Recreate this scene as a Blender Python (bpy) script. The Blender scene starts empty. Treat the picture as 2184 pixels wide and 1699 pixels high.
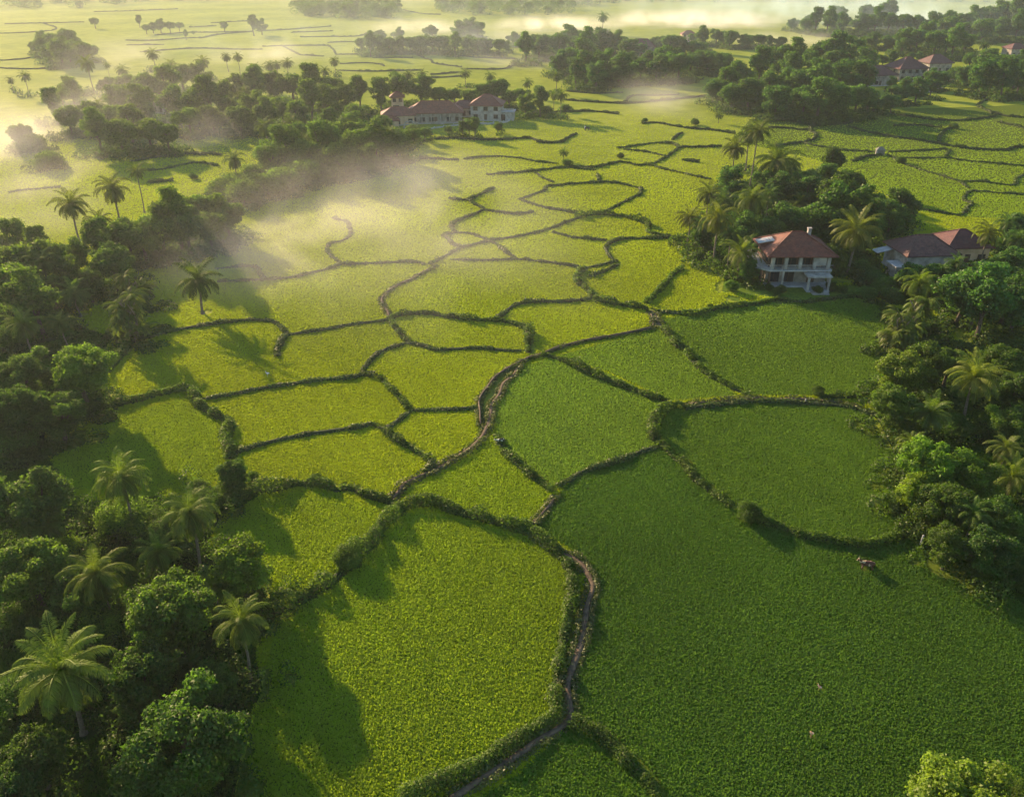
import bpy, bmesh, math, random
import numpy as np
from mathutils import Vector, Matrix
R = math.radians
random.seed(7); rng = np.random.default_rng(7)
scn = bpy.context.scene
COL = scn.collection

# ---------------------------------------------------------------- camera model
# A drone about 55 m up looks north and 28.8 degrees down over flat paddy land.
CAM_H, PITCH, FOC, CX, CY = 55.0, R(28.8), 1747.0, 1092.0, 849.5
CP, SP = math.cos(PITCH), math.sin(PITCH)
def gp(x, y, h=0.0):
    """where the sight line through photo point (x, y) meets the level h: used to survey positions off the photo"""
    u, v = (x - CX) / FOC, (y - CY) / FOC
    d = Vector((u, CP - v * SP, -SP - v * CP))
    t = (h - CAM_H) / d.z
    return Vector((d.x * t, d.y * t, h))
def depth(p): return p.y * CP + (CAM_H - p.z) * SP
def mpp(p): return depth(p) / FOC          # metres per photo unit at p
REG = {'A': (0, 0), 'B': (728, 0), 'C': (1456, 0), 'D': (0, 568.8), 'E': (728, 568.8), 'F': (1456, 568.8),
       'G': (0, 1130.1), 'H': (728, 1130.1), 'I': (1456, 1130.1)}
def trace(s):
    out, reg = [], 'P'
    for tok in s.split():
        if tok in REG or tok == 'P': reg = tok; continue
        a, b = map(float, tok.split(','))
        if reg != 'P': a, b = REG[reg][0] + a / 2.987, REG[reg][1] + b / 2.987
        out.append(gp(a, b))
    return out

# ---------------------------------------------------------------- materials
def newmat(name):
    m = bpy.data.materials.new(name); m.use_nodes = True
    nt = m.node_tree; nt.nodes.clear()
    out = nt.nodes.new('ShaderNodeOutputMaterial')
    return m, nt, out
def N(nt, t, **kw):
    n = nt.nodes.new('ShaderNode' + t)
    for k, v in kw.items():
        if k in n.inputs: n.inputs[k].default_value = v
        else: setattr(n, k, v)
    return n
def L(nt, a, b): nt.links.new(a, b)
def rgba(c): return (c[0], c[1], c[2], 1.0)
def mix(nt, fac, a, b, mode='MIX'):
    n = nt.nodes.new('ShaderNodeMix'); n.data_type = 'RGBA'; n.blend_type = mode
    for i, v in ((0, fac), (6, a), (7, b)):
        if hasattr(v, 'is_linked') or hasattr(v, 'links'): nt.links.new(v, n.inputs[i])
        elif i == 0: n.inputs[0].default_value = v
        else: n.inputs[i].default_value = rgba(v)
    return n.outputs[2]
def noise(nt, scale, detail=4, vec=None, rough=.55, dist=0.0):
    n = N(nt, 'TexNoise'); n.inputs['Scale'].default_value = scale; n.inputs['Detail'].default_value = detail
    n.inputs['Roughness'].default_value = rough; n.inputs['Distortion'].default_value = dist
    if vec is not None: L(nt, vec, n.inputs['Vector'])
    return n.outputs['Fac']
def ramp(nt, fac, stops):
    n = nt.nodes.new('ShaderNodeValToRGB'); el = n.color_ramp.elements
    while len(el) < len(stops): el.new(0.5)
    for e, (p, c) in zip(el, stops): e.position = p; e.color = rgba(c) if not isinstance(c, float) else (c, c, c, 1)
    L(nt, fac, n.inputs[0]); return n.outputs[0]
def mat_leaf(name, base, trans=.4, rough=.55, gloss=.08, soft=0.0):
    """thin leaf: diffuse + light coming through, tinted by the tree's own colour and a small change from leaf to leaf"""
    m, nt, out = newmat(name)
    oi = N(nt, 'ObjectInfo'); at = N(nt, 'Attribute', attribute_name='tint'); 
    c = mix(nt, 1.0, base, oi.outputs['Color'], 'MULTIPLY')
    c1 = mix(nt, at.outputs['Fac'], tuple(x * .62 for x in (1, 1, 1)), (1.42, 1.42, 1.0))
    c = mix(nt, 1.0, c, c1, 'MULTIPLY')
    d = N(nt, 'BsdfDiffuse'); L(nt, c, d.inputs['Color'])
    t = N(nt, 'BsdfTranslucent'); L(nt, mix(nt, 1.0, c, (1.35, 1.35, .7), 'MULTIPLY'), t.inputs['Color'])
    if soft:   # a closed canopy of small blades: the shading normal leans towards the canopy's own
        geo = N(nt, 'NewGeometry'); sc = N(nt, 'VectorMath', operation='SCALE'); L(nt, geo.outputs['Normal'], sc.inputs[0]); sc.inputs['Scale'].default_value = 1 - soft
        ad = N(nt, 'VectorMath', operation='ADD'); L(nt, sc.outputs[0], ad.inputs[0]); ad.inputs[1].default_value = (0, 0, soft)
        nm = N(nt, 'VectorMath', operation='NORMALIZE'); L(nt, ad.outputs[0], nm.inputs[0]); L(nt, nm.outputs[0], d.inputs['Normal'])
    a = N(nt, 'MixShader'); a.inputs[0].default_value = trans; L(nt, d.outputs[0], a.inputs[1]); L(nt, t.outputs[0], a.inputs[2])
    g = N(nt, 'BsdfGlossy'); g.inputs['Roughness'].default_value = rough; g.inputs['Color'].default_value = (.95, .93, .8, 1)
    b = N(nt, 'MixShader'); b.inputs[0].default_value = gloss * .5; L(nt, a.outputs[0], b.inputs[1]); L(nt, g.outputs[0], b.inputs[2])
    L(nt, b.outputs[0], out.inputs[0]); return m
def mat_solid(name, c1, c2, scale=3.0, rough=.85, bump=.0, bscale=None, spec=.2):
    m, nt, out = newmat(name)
    tc = N(nt, 'TexCoord'); v = tc.outputs['Object']
    f = noise(nt, scale, 5, v)
    c = ramp(nt, f, [(.32, c1), (.68, c2)])
    p = N(nt, 'BsdfPrincipled'); L(nt, c, p.inputs['Base Color']); p.inputs['Roughness'].default_value = rough
    p.inputs['Specular IOR Level'].default_value = spec
    if bump:
        b = N(nt, 'Bump'); b.inputs['Strength'].default_value = bump; b.inputs['Distance'].default_value = .1
        L(nt, noise(nt, bscale or scale * 4, 5, v), b.inputs['Height']); L(nt, b.outputs[0], p.inputs['Normal'])
    L(nt, p.outputs[0], out.inputs[0]); return m
def mat_roof(name, c1, c2):
    """clay tiles: courses running round the roof, each tile its own shade, weather stains"""
    m, nt, out = newmat(name)
    tc = N(nt, 'TexCoord'); v = tc.outputs['Object']
    mp = N(nt, 'Mapping'); L(nt, v, mp.inputs[0]); mp.inputs['Scale'].default_value = (3.2, 3.2, 5.5)
    wv = N(nt, 'TexWave', bands_direction='Z'); wv.inputs['Scale'].default_value = 1.6; L(nt, v, wv.inputs['Vector']); wv.wave_profile = 'SAW'
    vo = N(nt, 'TexVoronoi'); L(nt, mp.outputs[0], vo.inputs['Vector']); vo.inputs['Scale'].default_value = 1.0
    f = noise(nt, .9, 6, v)
    c = ramp(nt, f, [(.3, c1), (.7, c2)])
    sep = N(nt, 'SeparateColor'); L(nt, vo.outputs['Color'], sep.inputs[0])
    c = mix(nt, 1.0, c, ramp(nt, sep.outputs[0], [(0, (.7, .7, .7)), (1, (1.2, 1.15, 1.1))]), 'MULTIPLY')
    c = mix(nt, ramp(nt, noise(nt, .45, 8, v, .7), [(.52, 0.0), (.7, .55)]), c, (.07, .06, .05))
    p = N(nt, 'BsdfPrincipled'); L(nt, c, p.inputs['Base Color']); p.inputs['Roughness'].default_value = .8
    b = N(nt, 'Bump'); b.inputs['Strength'].default_value = .5; b.inputs['Distance'].default_value = .08
    L(nt, wv.outputs['Fac'], b.inputs['Height']); L(nt, b.outputs[0], p.inputs['Normal'])
    L(nt, p.outputs[0], out.inputs[0]); return m
M = {}
M['leaf'] = mat_leaf('leaf', (.102, .166, .032), .52, .5, .03)
M['palm'] = mat_leaf('palm_leaf', (.092, .128, .026), .46, .5, .03)
M['rice'] = mat_leaf('rice_blade', (.335, .412, .028), .45, .6, .0, .6)
M['grass'] = mat_leaf('bank_grass_blade', (.085, .115, .026), .3)
M['bark'] = mat_solid('bark', (.055, .042, .03), (.13, .105, .075), 6, .9, .5)
M['palm_bark'] = mat_solid('palm_bark', (.11, .09, .065), (.24, .2, .15), 5, .9, .5)
M['earth'] = mat_solid('bank_earth', (.022, .032, .012), (.05, .062, .022), 1.2, .95, .6)
M['dirt'] = mat_solid('path_dirt', (.085, .06, .038), (.17, .12, .075), 1.6, .95, .5)
M['plaster'] = mat_solid('plaster', (.22, .205, .175), (.48, .45, .4), .8, .8)
M['plaster_dull'] = mat_solid('weathered_shaded_plaster', (.16, .145, .12), (.38, .345, .29), .7, .85)  # worn plaster; on the villa it also carries the ground-floor shade
M['plaster_warm'] = mat_solid('plaster_warm', (.5, .36, .22), (.66, .5, .34), .8, .8)
M['concrete'] = mat_solid('concrete', (.3, .31, .31), (.46, .46, .45), 1.1, .85, .2)
M['wood'] = mat_solid('brown_wood', (.06, .04, .03), (.14, .09, .06), 3, .7)
M['glass'] = mat_solid('dark_glass', (.012, .016, .02), (.03, .035, .04), 1, .12, 0, None, .6)
M['interior'] = mat_solid('dark_interior', (.015, .015, .016), (.035, .033, .03), 2, .9)
M['roof'] = mat_roof('clay_tile', (.125, .036, .021), (.205, .066, .036))
M['roof_dark'] = mat_roof('brown_tile', (.09, .04, .034), (.15, .068, .055))
M['roof_red'] = mat_roof('red_tile', (.085, .03, .028), (.14, .048, .043))
M['roof_dull'] = mat_roof('weathered_tile', (.15, .05, .03), (.235, .085, .05))
M['thatch'] = mat_solid('thatch', (.12, .12, .095), (.24, .235, .19), 4, .95, .7)

# ---------------------------------------------------------------- mesh helpers
def npmesh(name, verts, faces, tint=None, nper=4):
    """verts (n,3), faces (m,nper) as one mesh, optional per-face 'tint'"""
    verts = np.asarray(verts, dtype=np.float32).reshape(-1, 3); faces = np.asarray(faces, dtype=np.int32)
    me = bpy.data.meshes.new(name); me.vertices.add(len(verts)); me.vertices.foreach_set('co', verts.ravel())
    m = len(faces); me.loops.add(m * nper); me.loops.foreach_set('vertex_index', faces.ravel())
    me.polygons.add(m); me.polygons.foreach_set('loop_start', np.arange(0, m * nper, nper, dtype=np.int32))
    me.polygons.foreach_set('loop_total', np.full(m, nper, dtype=np.int32))
    if tint is not None:
        a = me.attributes.new('tint', 'FLOAT', 'FACE'); a.data.foreach_set('value', np.asarray(tint, dtype=np.float32))
    me.update(calc_edges=True); return me
def unit(v): return v / np.maximum(np.linalg.norm(v, axis=1, keepdims=True), 1e-9)
def cards(pos, nrm, size, asp=.55, up=None):
    """kite-shaped leaves: centres, facing, length"""
    n = len(pos); nrm = unit(nrm)
    ref = rng.normal(size=(n, 3)) if up is None else up
    a = unit(np.cross(nrm, ref)); b = np.cross(nrm, a)
    s = (size if np.ndim(size) else np.full(n, size))[:, None]
    bend = nrm * s * .12
    v = np.stack([pos - b * s * .5 - bend, pos + a * s * asp * .5 - b * s * .08 + bend * .6, pos + b * s * .5 - bend, pos - a * s * asp * .5 - b * s * .08 + bend * .6], axis=1)
    return v.reshape(-1, 3), np.arange(4 * n).reshape(n, 4)
class MB:
    def __init__(s): s.v = []; s.f = []
    def poly(s, *pts):
        i = len(s.v); s.v += [tuple(p) for p in pts]; s.f.append(tuple(range(i, i + len(pts)))); return s
    def box(s, x0, x1, y0, y1, z0, z1):
        i = len(s.v)
        s.v += [(x0, y0, z0), (x1, y0, z0), (x1, y1, z0), (x0, y1, z0), (x0, y0, z1), (x1, y0, z1), (x1, y1, z1), (x0, y1, z1)]
        s.f += [(i, i+3, i+2, i+1), (i+4, i+5, i+6, i+7), (i, i+1, i+5, i+4), (i+1, i+2, i+6, i+5), (i+2, i+3, i+7, i+6), (i+3, i, i+4, i+7)]; return s
    def tube(s, pts, rad, n=7):
        pts = [Vector(p) for p in pts]; i0 = len(s.v)
        for k, p in enumerate(pts):
            t = (pts[min(k + 1, len(pts) - 1)] - pts[max(k - 1, 0)]).normalized()
            a = t.orthogonal().normalized() if abs(t.z) < .95 else t.cross(Vector((1, 0, 0))).normalized(); b = t.cross(a)
            r = rad[k] if isinstance(rad, (list, tuple)) else rad
            for j in range(n):
                q = 2 * math.pi * j / n; s.v.append(tuple(p + a * (r * math.cos(q)) + b * (r * math.sin(q))))
        for k in range(len(pts) - 1):
            for j in range(n):
                s.f.append((i0 + k*n + j, i0 + k*n + (j+1) % n, i0 + (k+1)*n + (j+1) % n, i0 + (k+1)*n + j))
        s.f.append(tuple(i0 + j for j in range(n))[::-1]); e = i0 + (len(pts) - 1) * n; s.f.append(tuple(e + j for j in range(n))); return s
    def prism(s, ring, z0, z1):
        i = len(s.v); n = len(ring)
        s.v += [(p[0], p[1], z0) for p in ring] + [(p[0], p[1], z1) for p in ring]
        s.f.append(tuple(range(i, i + n))[::-1]); s.f.append(tuple(range(i + n, i + 2 * n)))
        for k in range(n): s.f.append((i + k, i + (k+1) % n, i + n + (k+1) % n, i + n + k))
        return s
    def mesh(s, name, mat):
        me = bpy.data.meshes.new(name); me.from_pydata(s.v, [], s.f); me.update()
        bm = bmesh.new(); bm.from_mesh(me); bmesh.ops.recalc_face_normals(bm, faces=bm.faces); bm.to_mesh(me); bm.free()
        me.materials.append(M[mat] if isinstance(mat, str) else mat); return me
    def build(s, name, mat, parent=None): return link(name, s.mesh(name, mat), parent)
def link(name, me, parent=None):
    o = bpy.data.objects.new(name, me); COL.objects.link(o)
    if parent is not None: o.parent = parent
    return o
def thing(name, label, cat, loc=(0, 0, 0), rz=0, group=None, scale=1.0):
    o = bpy.data.objects.new(name, None); COL.objects.link(o); o.empty_display_size = .5
    o.location = loc; o.rotation_euler = (0, 0, rz); o.scale = (scale,) * 3
    o['label'] = label; o['category'] = cat
    if group: o['group'] = group
    return o
def vnoise(x, y, s, seed=0):
    """smooth value noise 0..1 on the ground plane"""
    x = np.asarray(x) / s; y = np.asarray(y) / s
    xi, yi = np.floor(x).astype(int), np.floor(y).astype(int); fx, fy = x - xi, y - yi
    fx, fy = fx * fx * (3 - 2 * fx), fy * fy * (3 - 2 * fy)
    def h(a, b):
        q = (a * 374761393 + b * 668265263 + seed * 974711) & 0x7fffffff; q = ((q ^ (q >> 13)) * 1274126177) & 0x7fffffff
        return ((q ^ (q >> 16)) & 0xffff) / 65535.0
    return (h(xi, yi) * (1 - fx) + h(xi + 1, yi) * fx) * (1 - fy) + (h(xi, yi + 1) * (1 - fx) + h(xi + 1, yi + 1) * fx) * fy
def inpoly(x, y, poly):
    c = np.zeros(len(x), bool); n = len(poly)
    for i in range(n):
        x1, y1 = poly[i][0], poly[i][1]; x2, y2 = poly[i - 1][0], poly[i - 1][1]
        if y1 == y2: continue
        k = ((y1 > y) != (y2 > y)) & (x < (x2 - x1) * (y - y1) / (y2 - y1) + x1); c ^= k
    return c
# occupancy of the near ground (0.5 m cells): where banks, paths, trees and houses keep the rice away
GX, GY, GS = -230.0, 25.0, .4
OCC = np.zeros((1160, 760), bool)
def occupy(p, r):
    i0, i1 = int((p[0] - r - GX) / GS), int((p[0] + r - GX) / GS) + 1; j0, j1 = int((p[1] - r - GY) / GS), int((p[1] + r - GY) / GS) + 1
    i0, j0 = max(i0, 0), max(j0, 0)
    if i1 <= 0 or j1 <= 0 or i0 >= OCC.shape[0] or j0 >= OCC.shape[1]: return
    ii, jj = np.mgrid[i0:min(i1, OCC.shape[0]), j0:min(j1, OCC.shape[1])]
    OCC[i0:i1, j0:j1] |= (ii * GS + GX - p[0]) ** 2 + (jj * GS + GY - p[1]) ** 2 < r * r
def occupied(x, y):
    i = ((x - GX) / GS).astype(int); j = ((y - GY) / GS).astype(int)
    ok = (i >= 0) & (j >= 0) & (i < OCC.shape[0]) & (j < OCC.shape[1]); r = np.zeros(len(x), bool)
    r[ok] = OCC[i[ok], j[ok]]; return r
# ---------------------------------------------------------------- ground
def ground():
    m, nt, out = newmat('paddy_ground')
    geo = N(nt, 'NewGeometry'); v = geo.outputs['Position']
    f1 = noise(nt, .018, 4, v); f2 = noise(nt, .16, 5, v); f3 = noise(nt, 1.6, 4, v, .7)
    c = ramp(nt, f1, [(.35, (.185, .235, .024)), (.5, (.225, .27, .028)), (.66, (.26, .30, .036))])
    c = mix(nt, .6, c, ramp(nt, f2, [(.3, (.7, .72, .7)), (.7, (1.25, 1.2, 1.1))]), 'MULTIPLY')
    c = mix(nt, .45, c, ramp(nt, f3, [(.3, (.6, .65, .65)), (.7, (1.3, 1.25, 1.2))]), 'MULTIPLY')
    d = N(nt, 'BsdfDiffuse'); L(nt, c, d.inputs['Color'])
    b = N(nt, 'Bump'); b.inputs['Strength'].default_value = .7; b.inputs['Distance'].default_value = .35
    L(nt, noise(nt, 1.3, 5, v, .75), b.inputs['Height']); L(nt, b.outputs[0], d.inputs['Normal'])
    g = N(nt, 'BsdfGlossy'); g.inputs['Roughness'].default_value = .5; g.inputs['Color'].default_value = (.95, .93, .8, 1); L(nt, b.outputs[0], g.inputs['Normal']); ms = N(nt, 'MixShader'); ms.inputs[0].default_value = .012; L(nt, d.outputs[0], ms.inputs[1]); L(nt, g.outputs[0], ms.inputs[2])
    L(nt, ms.outputs[0], out.inputs[0])
    xs = np.concatenate([[-5000, -2000, -900], np.arange(-600, 601, 25), [900, 2000, 5000]]); ys = np.concatenate([[-600, -150], np.arange(0, 1300, 25), [1600, 2500, 6000]])
    X, Y = np.meshgrid(xs, ys); Z = np.zeros_like(X, dtype=float)
    vs = np.stack([X, Y, Z], -1).reshape(-1, 3); nx = len(xs)
    fs = [(j*nx+i, j*nx+i+1, (j+1)*nx+i+1, (j+1)*nx+i) for j in range(len(ys) - 1) for i in range(nx - 1)]
    me = npmesh('ground', vs, fs); me.materials.append(m); o = link('ground', me); o['kind'] = 'structure'
ground()

def smooth(pts, near=.8, closed=False):
    """Catmull-Rom through the surveyed points, finer where the camera is close, with a hand-dug wobble"""
    out = []
    n = len(pts)
    for i in range(n - 1):
        p0, p1, p2, p3 = pts[max(i-1, 0)], pts[i], pts[i+1], pts[min(i+2, n-1)]
        d = (p2 - p1).length; st = max(near, mpp(p1) * 9); k = max(1, int(d / st))
        for j in range(k):
            t = j / k; t2, t3 = t*t, t*t*t
            out.append(.5 * ((2*p1) + (p2-p0)*t + (2*p0-5*p1+4*p2-p3)*t2 + (3*p1-p0-3*p2+p3)*t3))
    out.append(pts[-1].copy())
    a = np.array([(p.x, p.y) for p in out])
    w = np.array([min(.35, mpp(p) * 3) for p in out])
    a[:, 0] += (vnoise(a[:, 0], a[:, 1], 3.1, 3) - .5) * w * 2; a[:, 1] += (vnoise(a[:, 0], a[:, 1], 3.1, 8) - .5) * w * 2
    return a
def resample(a, st):
    seg = np.linalg.norm(np.diff(a, axis=0), axis=1); s = np.concatenate([[0], np.cumsum(seg)])
    t = np.arange(0, s[-1], st); return np.stack([np.interp(t, s, a[:, 0]), np.interp(t, s, a[:, 1])], 1), s[-1]
def ridge(a, w, h, name, mat, flat=.45):
    d = np.gradient(a, axis=0); d = d / np.maximum(np.linalg.norm(d, axis=1, keepdims=True), 1e-6); nn = np.stack([-d[:, 1], d[:, 0]], 1)
    prof = [(-1, -.06), (-.75, .55), (-flat, .95), (0, 1.0), (flat, .95), (.75, .55), (1, -.06)]
    k = len(prof); vs = []
    jw = .8 + .4 * vnoise(a[:, 0], a[:, 1], 1.7, 1); jh = .8 + .4 * vnoise(a[:, 0], a[:, 1], 2.3, 5)
    end = np.minimum(1, np.minimum(np.arange(len(a)), np.arange(len(a))[::-1]) * .5 + .15)
    for (q, z) in prof: vs.append(np.column_stack([a + nn * (q * w * .5 * jw * end)[:, None], z * h * jh * end if z > 0 else np.full(len(a), z)]))
    vs = np.stack(vs, 1).reshape(-1, 3)
    fs = [(i*k+j, (i+1)*k+j, (i+1)*k+j+1, i*k+j+1) for i in range(len(a) - 1) for j in range(k - 1)]
    me = npmesh(name, vs, fs); me.materials.append(M[mat]); o = link(name, me); o['kind'] = 'structure'; return o
def greenery(a, w, h, dens=1.0, lump=.5, seed=0, lift=.1):
    """leaf cards along a line: a lumpy, leafy or grassy cover of width w and height h"""
    P_, Nn, S_ = [], [], []
    mid = a[len(a) // 2]
    px = mpp(Vector((mid[0], mid[1], 0))) * 2.13
    ls = float(np.clip(px * 2.4, .17, .5))
    b, ln = resample(a, .35)
    if len(b) < 2: return None
    area = (w + 2 * h) * ln; n = int(2.3 * dens * area / (ls * ls * .5))
    i = rng.integers(0, len(b), n); c = b[i] + rng.normal(size=(n, 2)) * .12
    d = np.gradient(b, axis=0); d /= np.maximum(np.linalg.norm(d, axis=1, keepdims=True), 1e-6); nn = np.stack([-d[:, 1], d[:, 0]], 1)[i]
    th = rng.uniform(-.15, math.pi + .15, n); rr = np.sqrt(rng.uniform(.35, 1.0, n))
    lum = 1 - lump + lump * 1.6 * vnoise(c[:, 0] + seed, c[:, 1], 1.5, seed) * (.5 + vnoise(c[:, 0], c[:, 1], 5.5, seed + 1))
    keep = rng.uniform(0, 1, n) < np.clip(lum * 1.6, .15, 1)
    off = np.cos(th) * rr * w * .5 * (.3 + .85 * lum); z = lift + np.maximum(np.sin(th), 0) * rr * h * lum
    p = np.column_stack([c + nn * off[:, None], z]); nr = np.column_stack([nn * np.cos(th)[:, None], np.sin(th) + .3]) + rng.normal(size=(n, 3)) * .55
    p, nr = p[keep], nr[keep]
    s = ls * rng.uniform(.6, 1.35, len(p))
    return p, nr, s
def cover(name, parts, mat, tbase=.5):
    parts = [q for q in parts if q is not None and len(q[0])]
    p = np.concatenate([q[0] for q in parts]); nr = np.concatenate([q[1] for q in parts]); s = np.concatenate([q[2] for q in parts])
    v, f = cards(p, nr, s)
    t = np.clip(.2 + .7 * vnoise(p[:, 0], p[:, 1], 2.6, 4) + rng.normal(size=len(p)) * .22 + tbase - .5, 0, 1.4)
    me = npmesh(name, v, f, t); me.materials.append(M[mat]); return me
def along(a, r):
    b, _ = resample(a, .4)
    for p in b: occupy(p, r)

# --- leafy hedges on banks: each one a thing of its own
HEDGES = [  # width, height, lumpiness, label, trace
 (1.5, 1.2, .6, 'thick dark hedge curving over the top of the yellow-green field nearest the viewer', 'E 380,1550 450,1520 600,1515 700,1550 850,1600 1000,1640 1150,1665 1200,1662'),
 (1.5, 1.4, .8, 'bushy hedge sloping down to the near palm grove along the lower-left field', 'E 380,1550 330,1610 250,1660 H 210,80 120,150 0,270 G 2050,370 1950,430 1850,490 1740,545'),
 (1.5, 1.3, .7, 'dark leafy hedge running from the small dense tree to the middle crossing of banks', 'D 1500,1500 1600,1440 1750,1420 1900,1390 2050,1395 2160,1430 E 0,1410 80,1420 180,1465 270,1490 340,1530 380,1550'),
 (1.6, 1.2, .7, 'S-shaped leafy hedge between two mid-left fields, ending at the small dense tree', 'D 1240,800 1260,870 1320,920 1420,975 1460,1010 1440,1080 1450,1130 1470,1180 1460,1230'),
 (1.4, 1.2, .4, 'straight thick hedge reaching left from the S-shaped hedge into the tree shade', 'D 540,940 650,905 850,860 1000,820 1130,795 1230,790'),
 (1.7, 1.2, .6, 'bushy shaded hedge rising from the left tree clump to the shaggy palms', 'D 670,680 740,600 800,540 815,480'),
 (1.3, 1.0, .6, 'arched hedge over the small oval field above the dirt channel', 'E 320,330 400,310 560,305 700,330 850,345 970,345 1080,360 1150,390'),
 (1.5, 1.3, .9, 'short bushy hedge dropping from the arched hedge to the dirt channel', 'E 1150,390 1190,420 1195,470 1200,520 1200,550'),
 (1.3, 1.3, .8, 'short crooked bushy hedge between two bright fields left of the villa', 'E 1540,20 1500,60 1490,100 1540,130 1580,170 1600,205'),
 (1.3, 1.0, .5, 'dark hedge running from the crooked hedge to the bare dirt patch', 'E 1610,215 1650,225 1750,240 1850,260 1950,275'),
 (1.3, .9, .7, 'long leafy hedge slanting right and down from the top of the dirt channel', 'E 1290,570 1380,590 1480,630 1600,690 1720,740 1850,790 1960,830 2070,860'),
 (1.4, 1.0, .7, 'hedge dotted with small bushes from the dirt patch down to the pale footpath', 'E 2050,400 2100,450 2150,520 F 0,520 50,590 120,660 200,715 270,750 340,790 430,822'),
 (1.6, 1.2, .7, 'C-shaped leafy hedge round the left end of the large right-hand field', 'F 0,893 E 2070,905 2010,960 1985,1030 2000,1100 2035,1145'),
 (1.4, 1.0, .7, 'long hedge slanting down the left side of the large right-hand field', 'E 2040,1150 2100,1200 2160,1250 F 0,1240 30,1290 100,1370 180,1430 250,1490 310,1540'),
 (1.3, 1.0, .3, 'dark hedge sweeping along the bottom of the large right-hand field', 'F 420,1600 500,1630 600,1660 700,1690 I 720,35 800,55 900,65 1050,90 1180,95 1280,75 1380,50 1450,20'),
 (1.2, .8, .8, 'loose leafy hedge between two green fields below the dirt channel', 'E 1340,1430 1290,1400 1200,1330 1120,1260 1050,1200 1010,1130 1000,1080'),
 (1.3, 1.1, .8, 'ragged hedge along the right edge of the yellow-green field nearest the viewer', 'H 1100,0 1200,20 1290,80 1370,150 1430,220 1480,300 1470,380 1490,420 1450,560 1420,640 1400,760 1380,850 1390,930 1370,1000 1360,1100 1370,1180'),
 (1.5, 1.2, .3, 'dark hedge beside the footpath at the very bottom of the picture', 'H 1370,1185 1300,1230 1150,1330 1000,1430 850,1520 700,1590 500,1680 400,1740'),
 (1.3, .9, .9, 'scrubby hedge branching right from the bend of the near footpath', 'H 1480,1230 1560,1270 1650,1310 1720,1380 1800,1470 1900,1560 1960,1620 2000,1690 2030,1760'),
 (1.1, .8, .7, 'low hedge winding from the arched bank down beside a bright mid-left field', 'E 240,710 290,760 350,820 400,880 440,920'),
 (1.1, .8, .7, 'low hedge slanting to the winding footpath from the mid-left fields', 'E 200,1010 260,1040 320,1090 420,1150 500,1200 580,1240'),
 (1.1, .8, .7, 'short brownish hedge joining the arched hedge to the field bank below it', 'E 310,340 340,380 370,430 415,480'),
 (1.4, 1.2, .7, 'arched hedge in the middle distance left of the villa palms', 'B 1500,1390 1600,1370 1700,1375 1800,1385 1900,1410 1950,1440 1960,1480 2010,1500 2100,1505'),
 (1.3, 1.0, .4, 'dark hedge along the lawn in front of the villa', 'F 0,308 80,305 200,275 330,258 450,240 600,215'),
 (1.2, .9, .5, 'dark slanting hedge between two bright fields beside the villa grove', 'E 1940,235 2000,180 2060,110 2120,50 2175,10'),
 (1.0, .9, .5, 'short dark hedge meeting the right-hand trees above the pale footpath', 'F 870,832 1000,835 1100,830 1210,810'),
]
for w, h, lu, lab, tr in HEDGES:
    w *= .78; lu = min(1, lu + .15)
    a = smooth(trace(tr)); along(a, w * .5 + .15)
    me = cover('hedge', [greenery(a, w, h, 1.25, lu, random.randrange(99))], 'leaf')
    o = link('hedge', me); o['label'] = lab; o['category'] = 'hedge'; o['group'] = 'hedges on the field banks'; o.color = (.75, .82, .72, 1)
    ridge(a, w * .8, .35, 'field_bank', 'earth')

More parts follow.
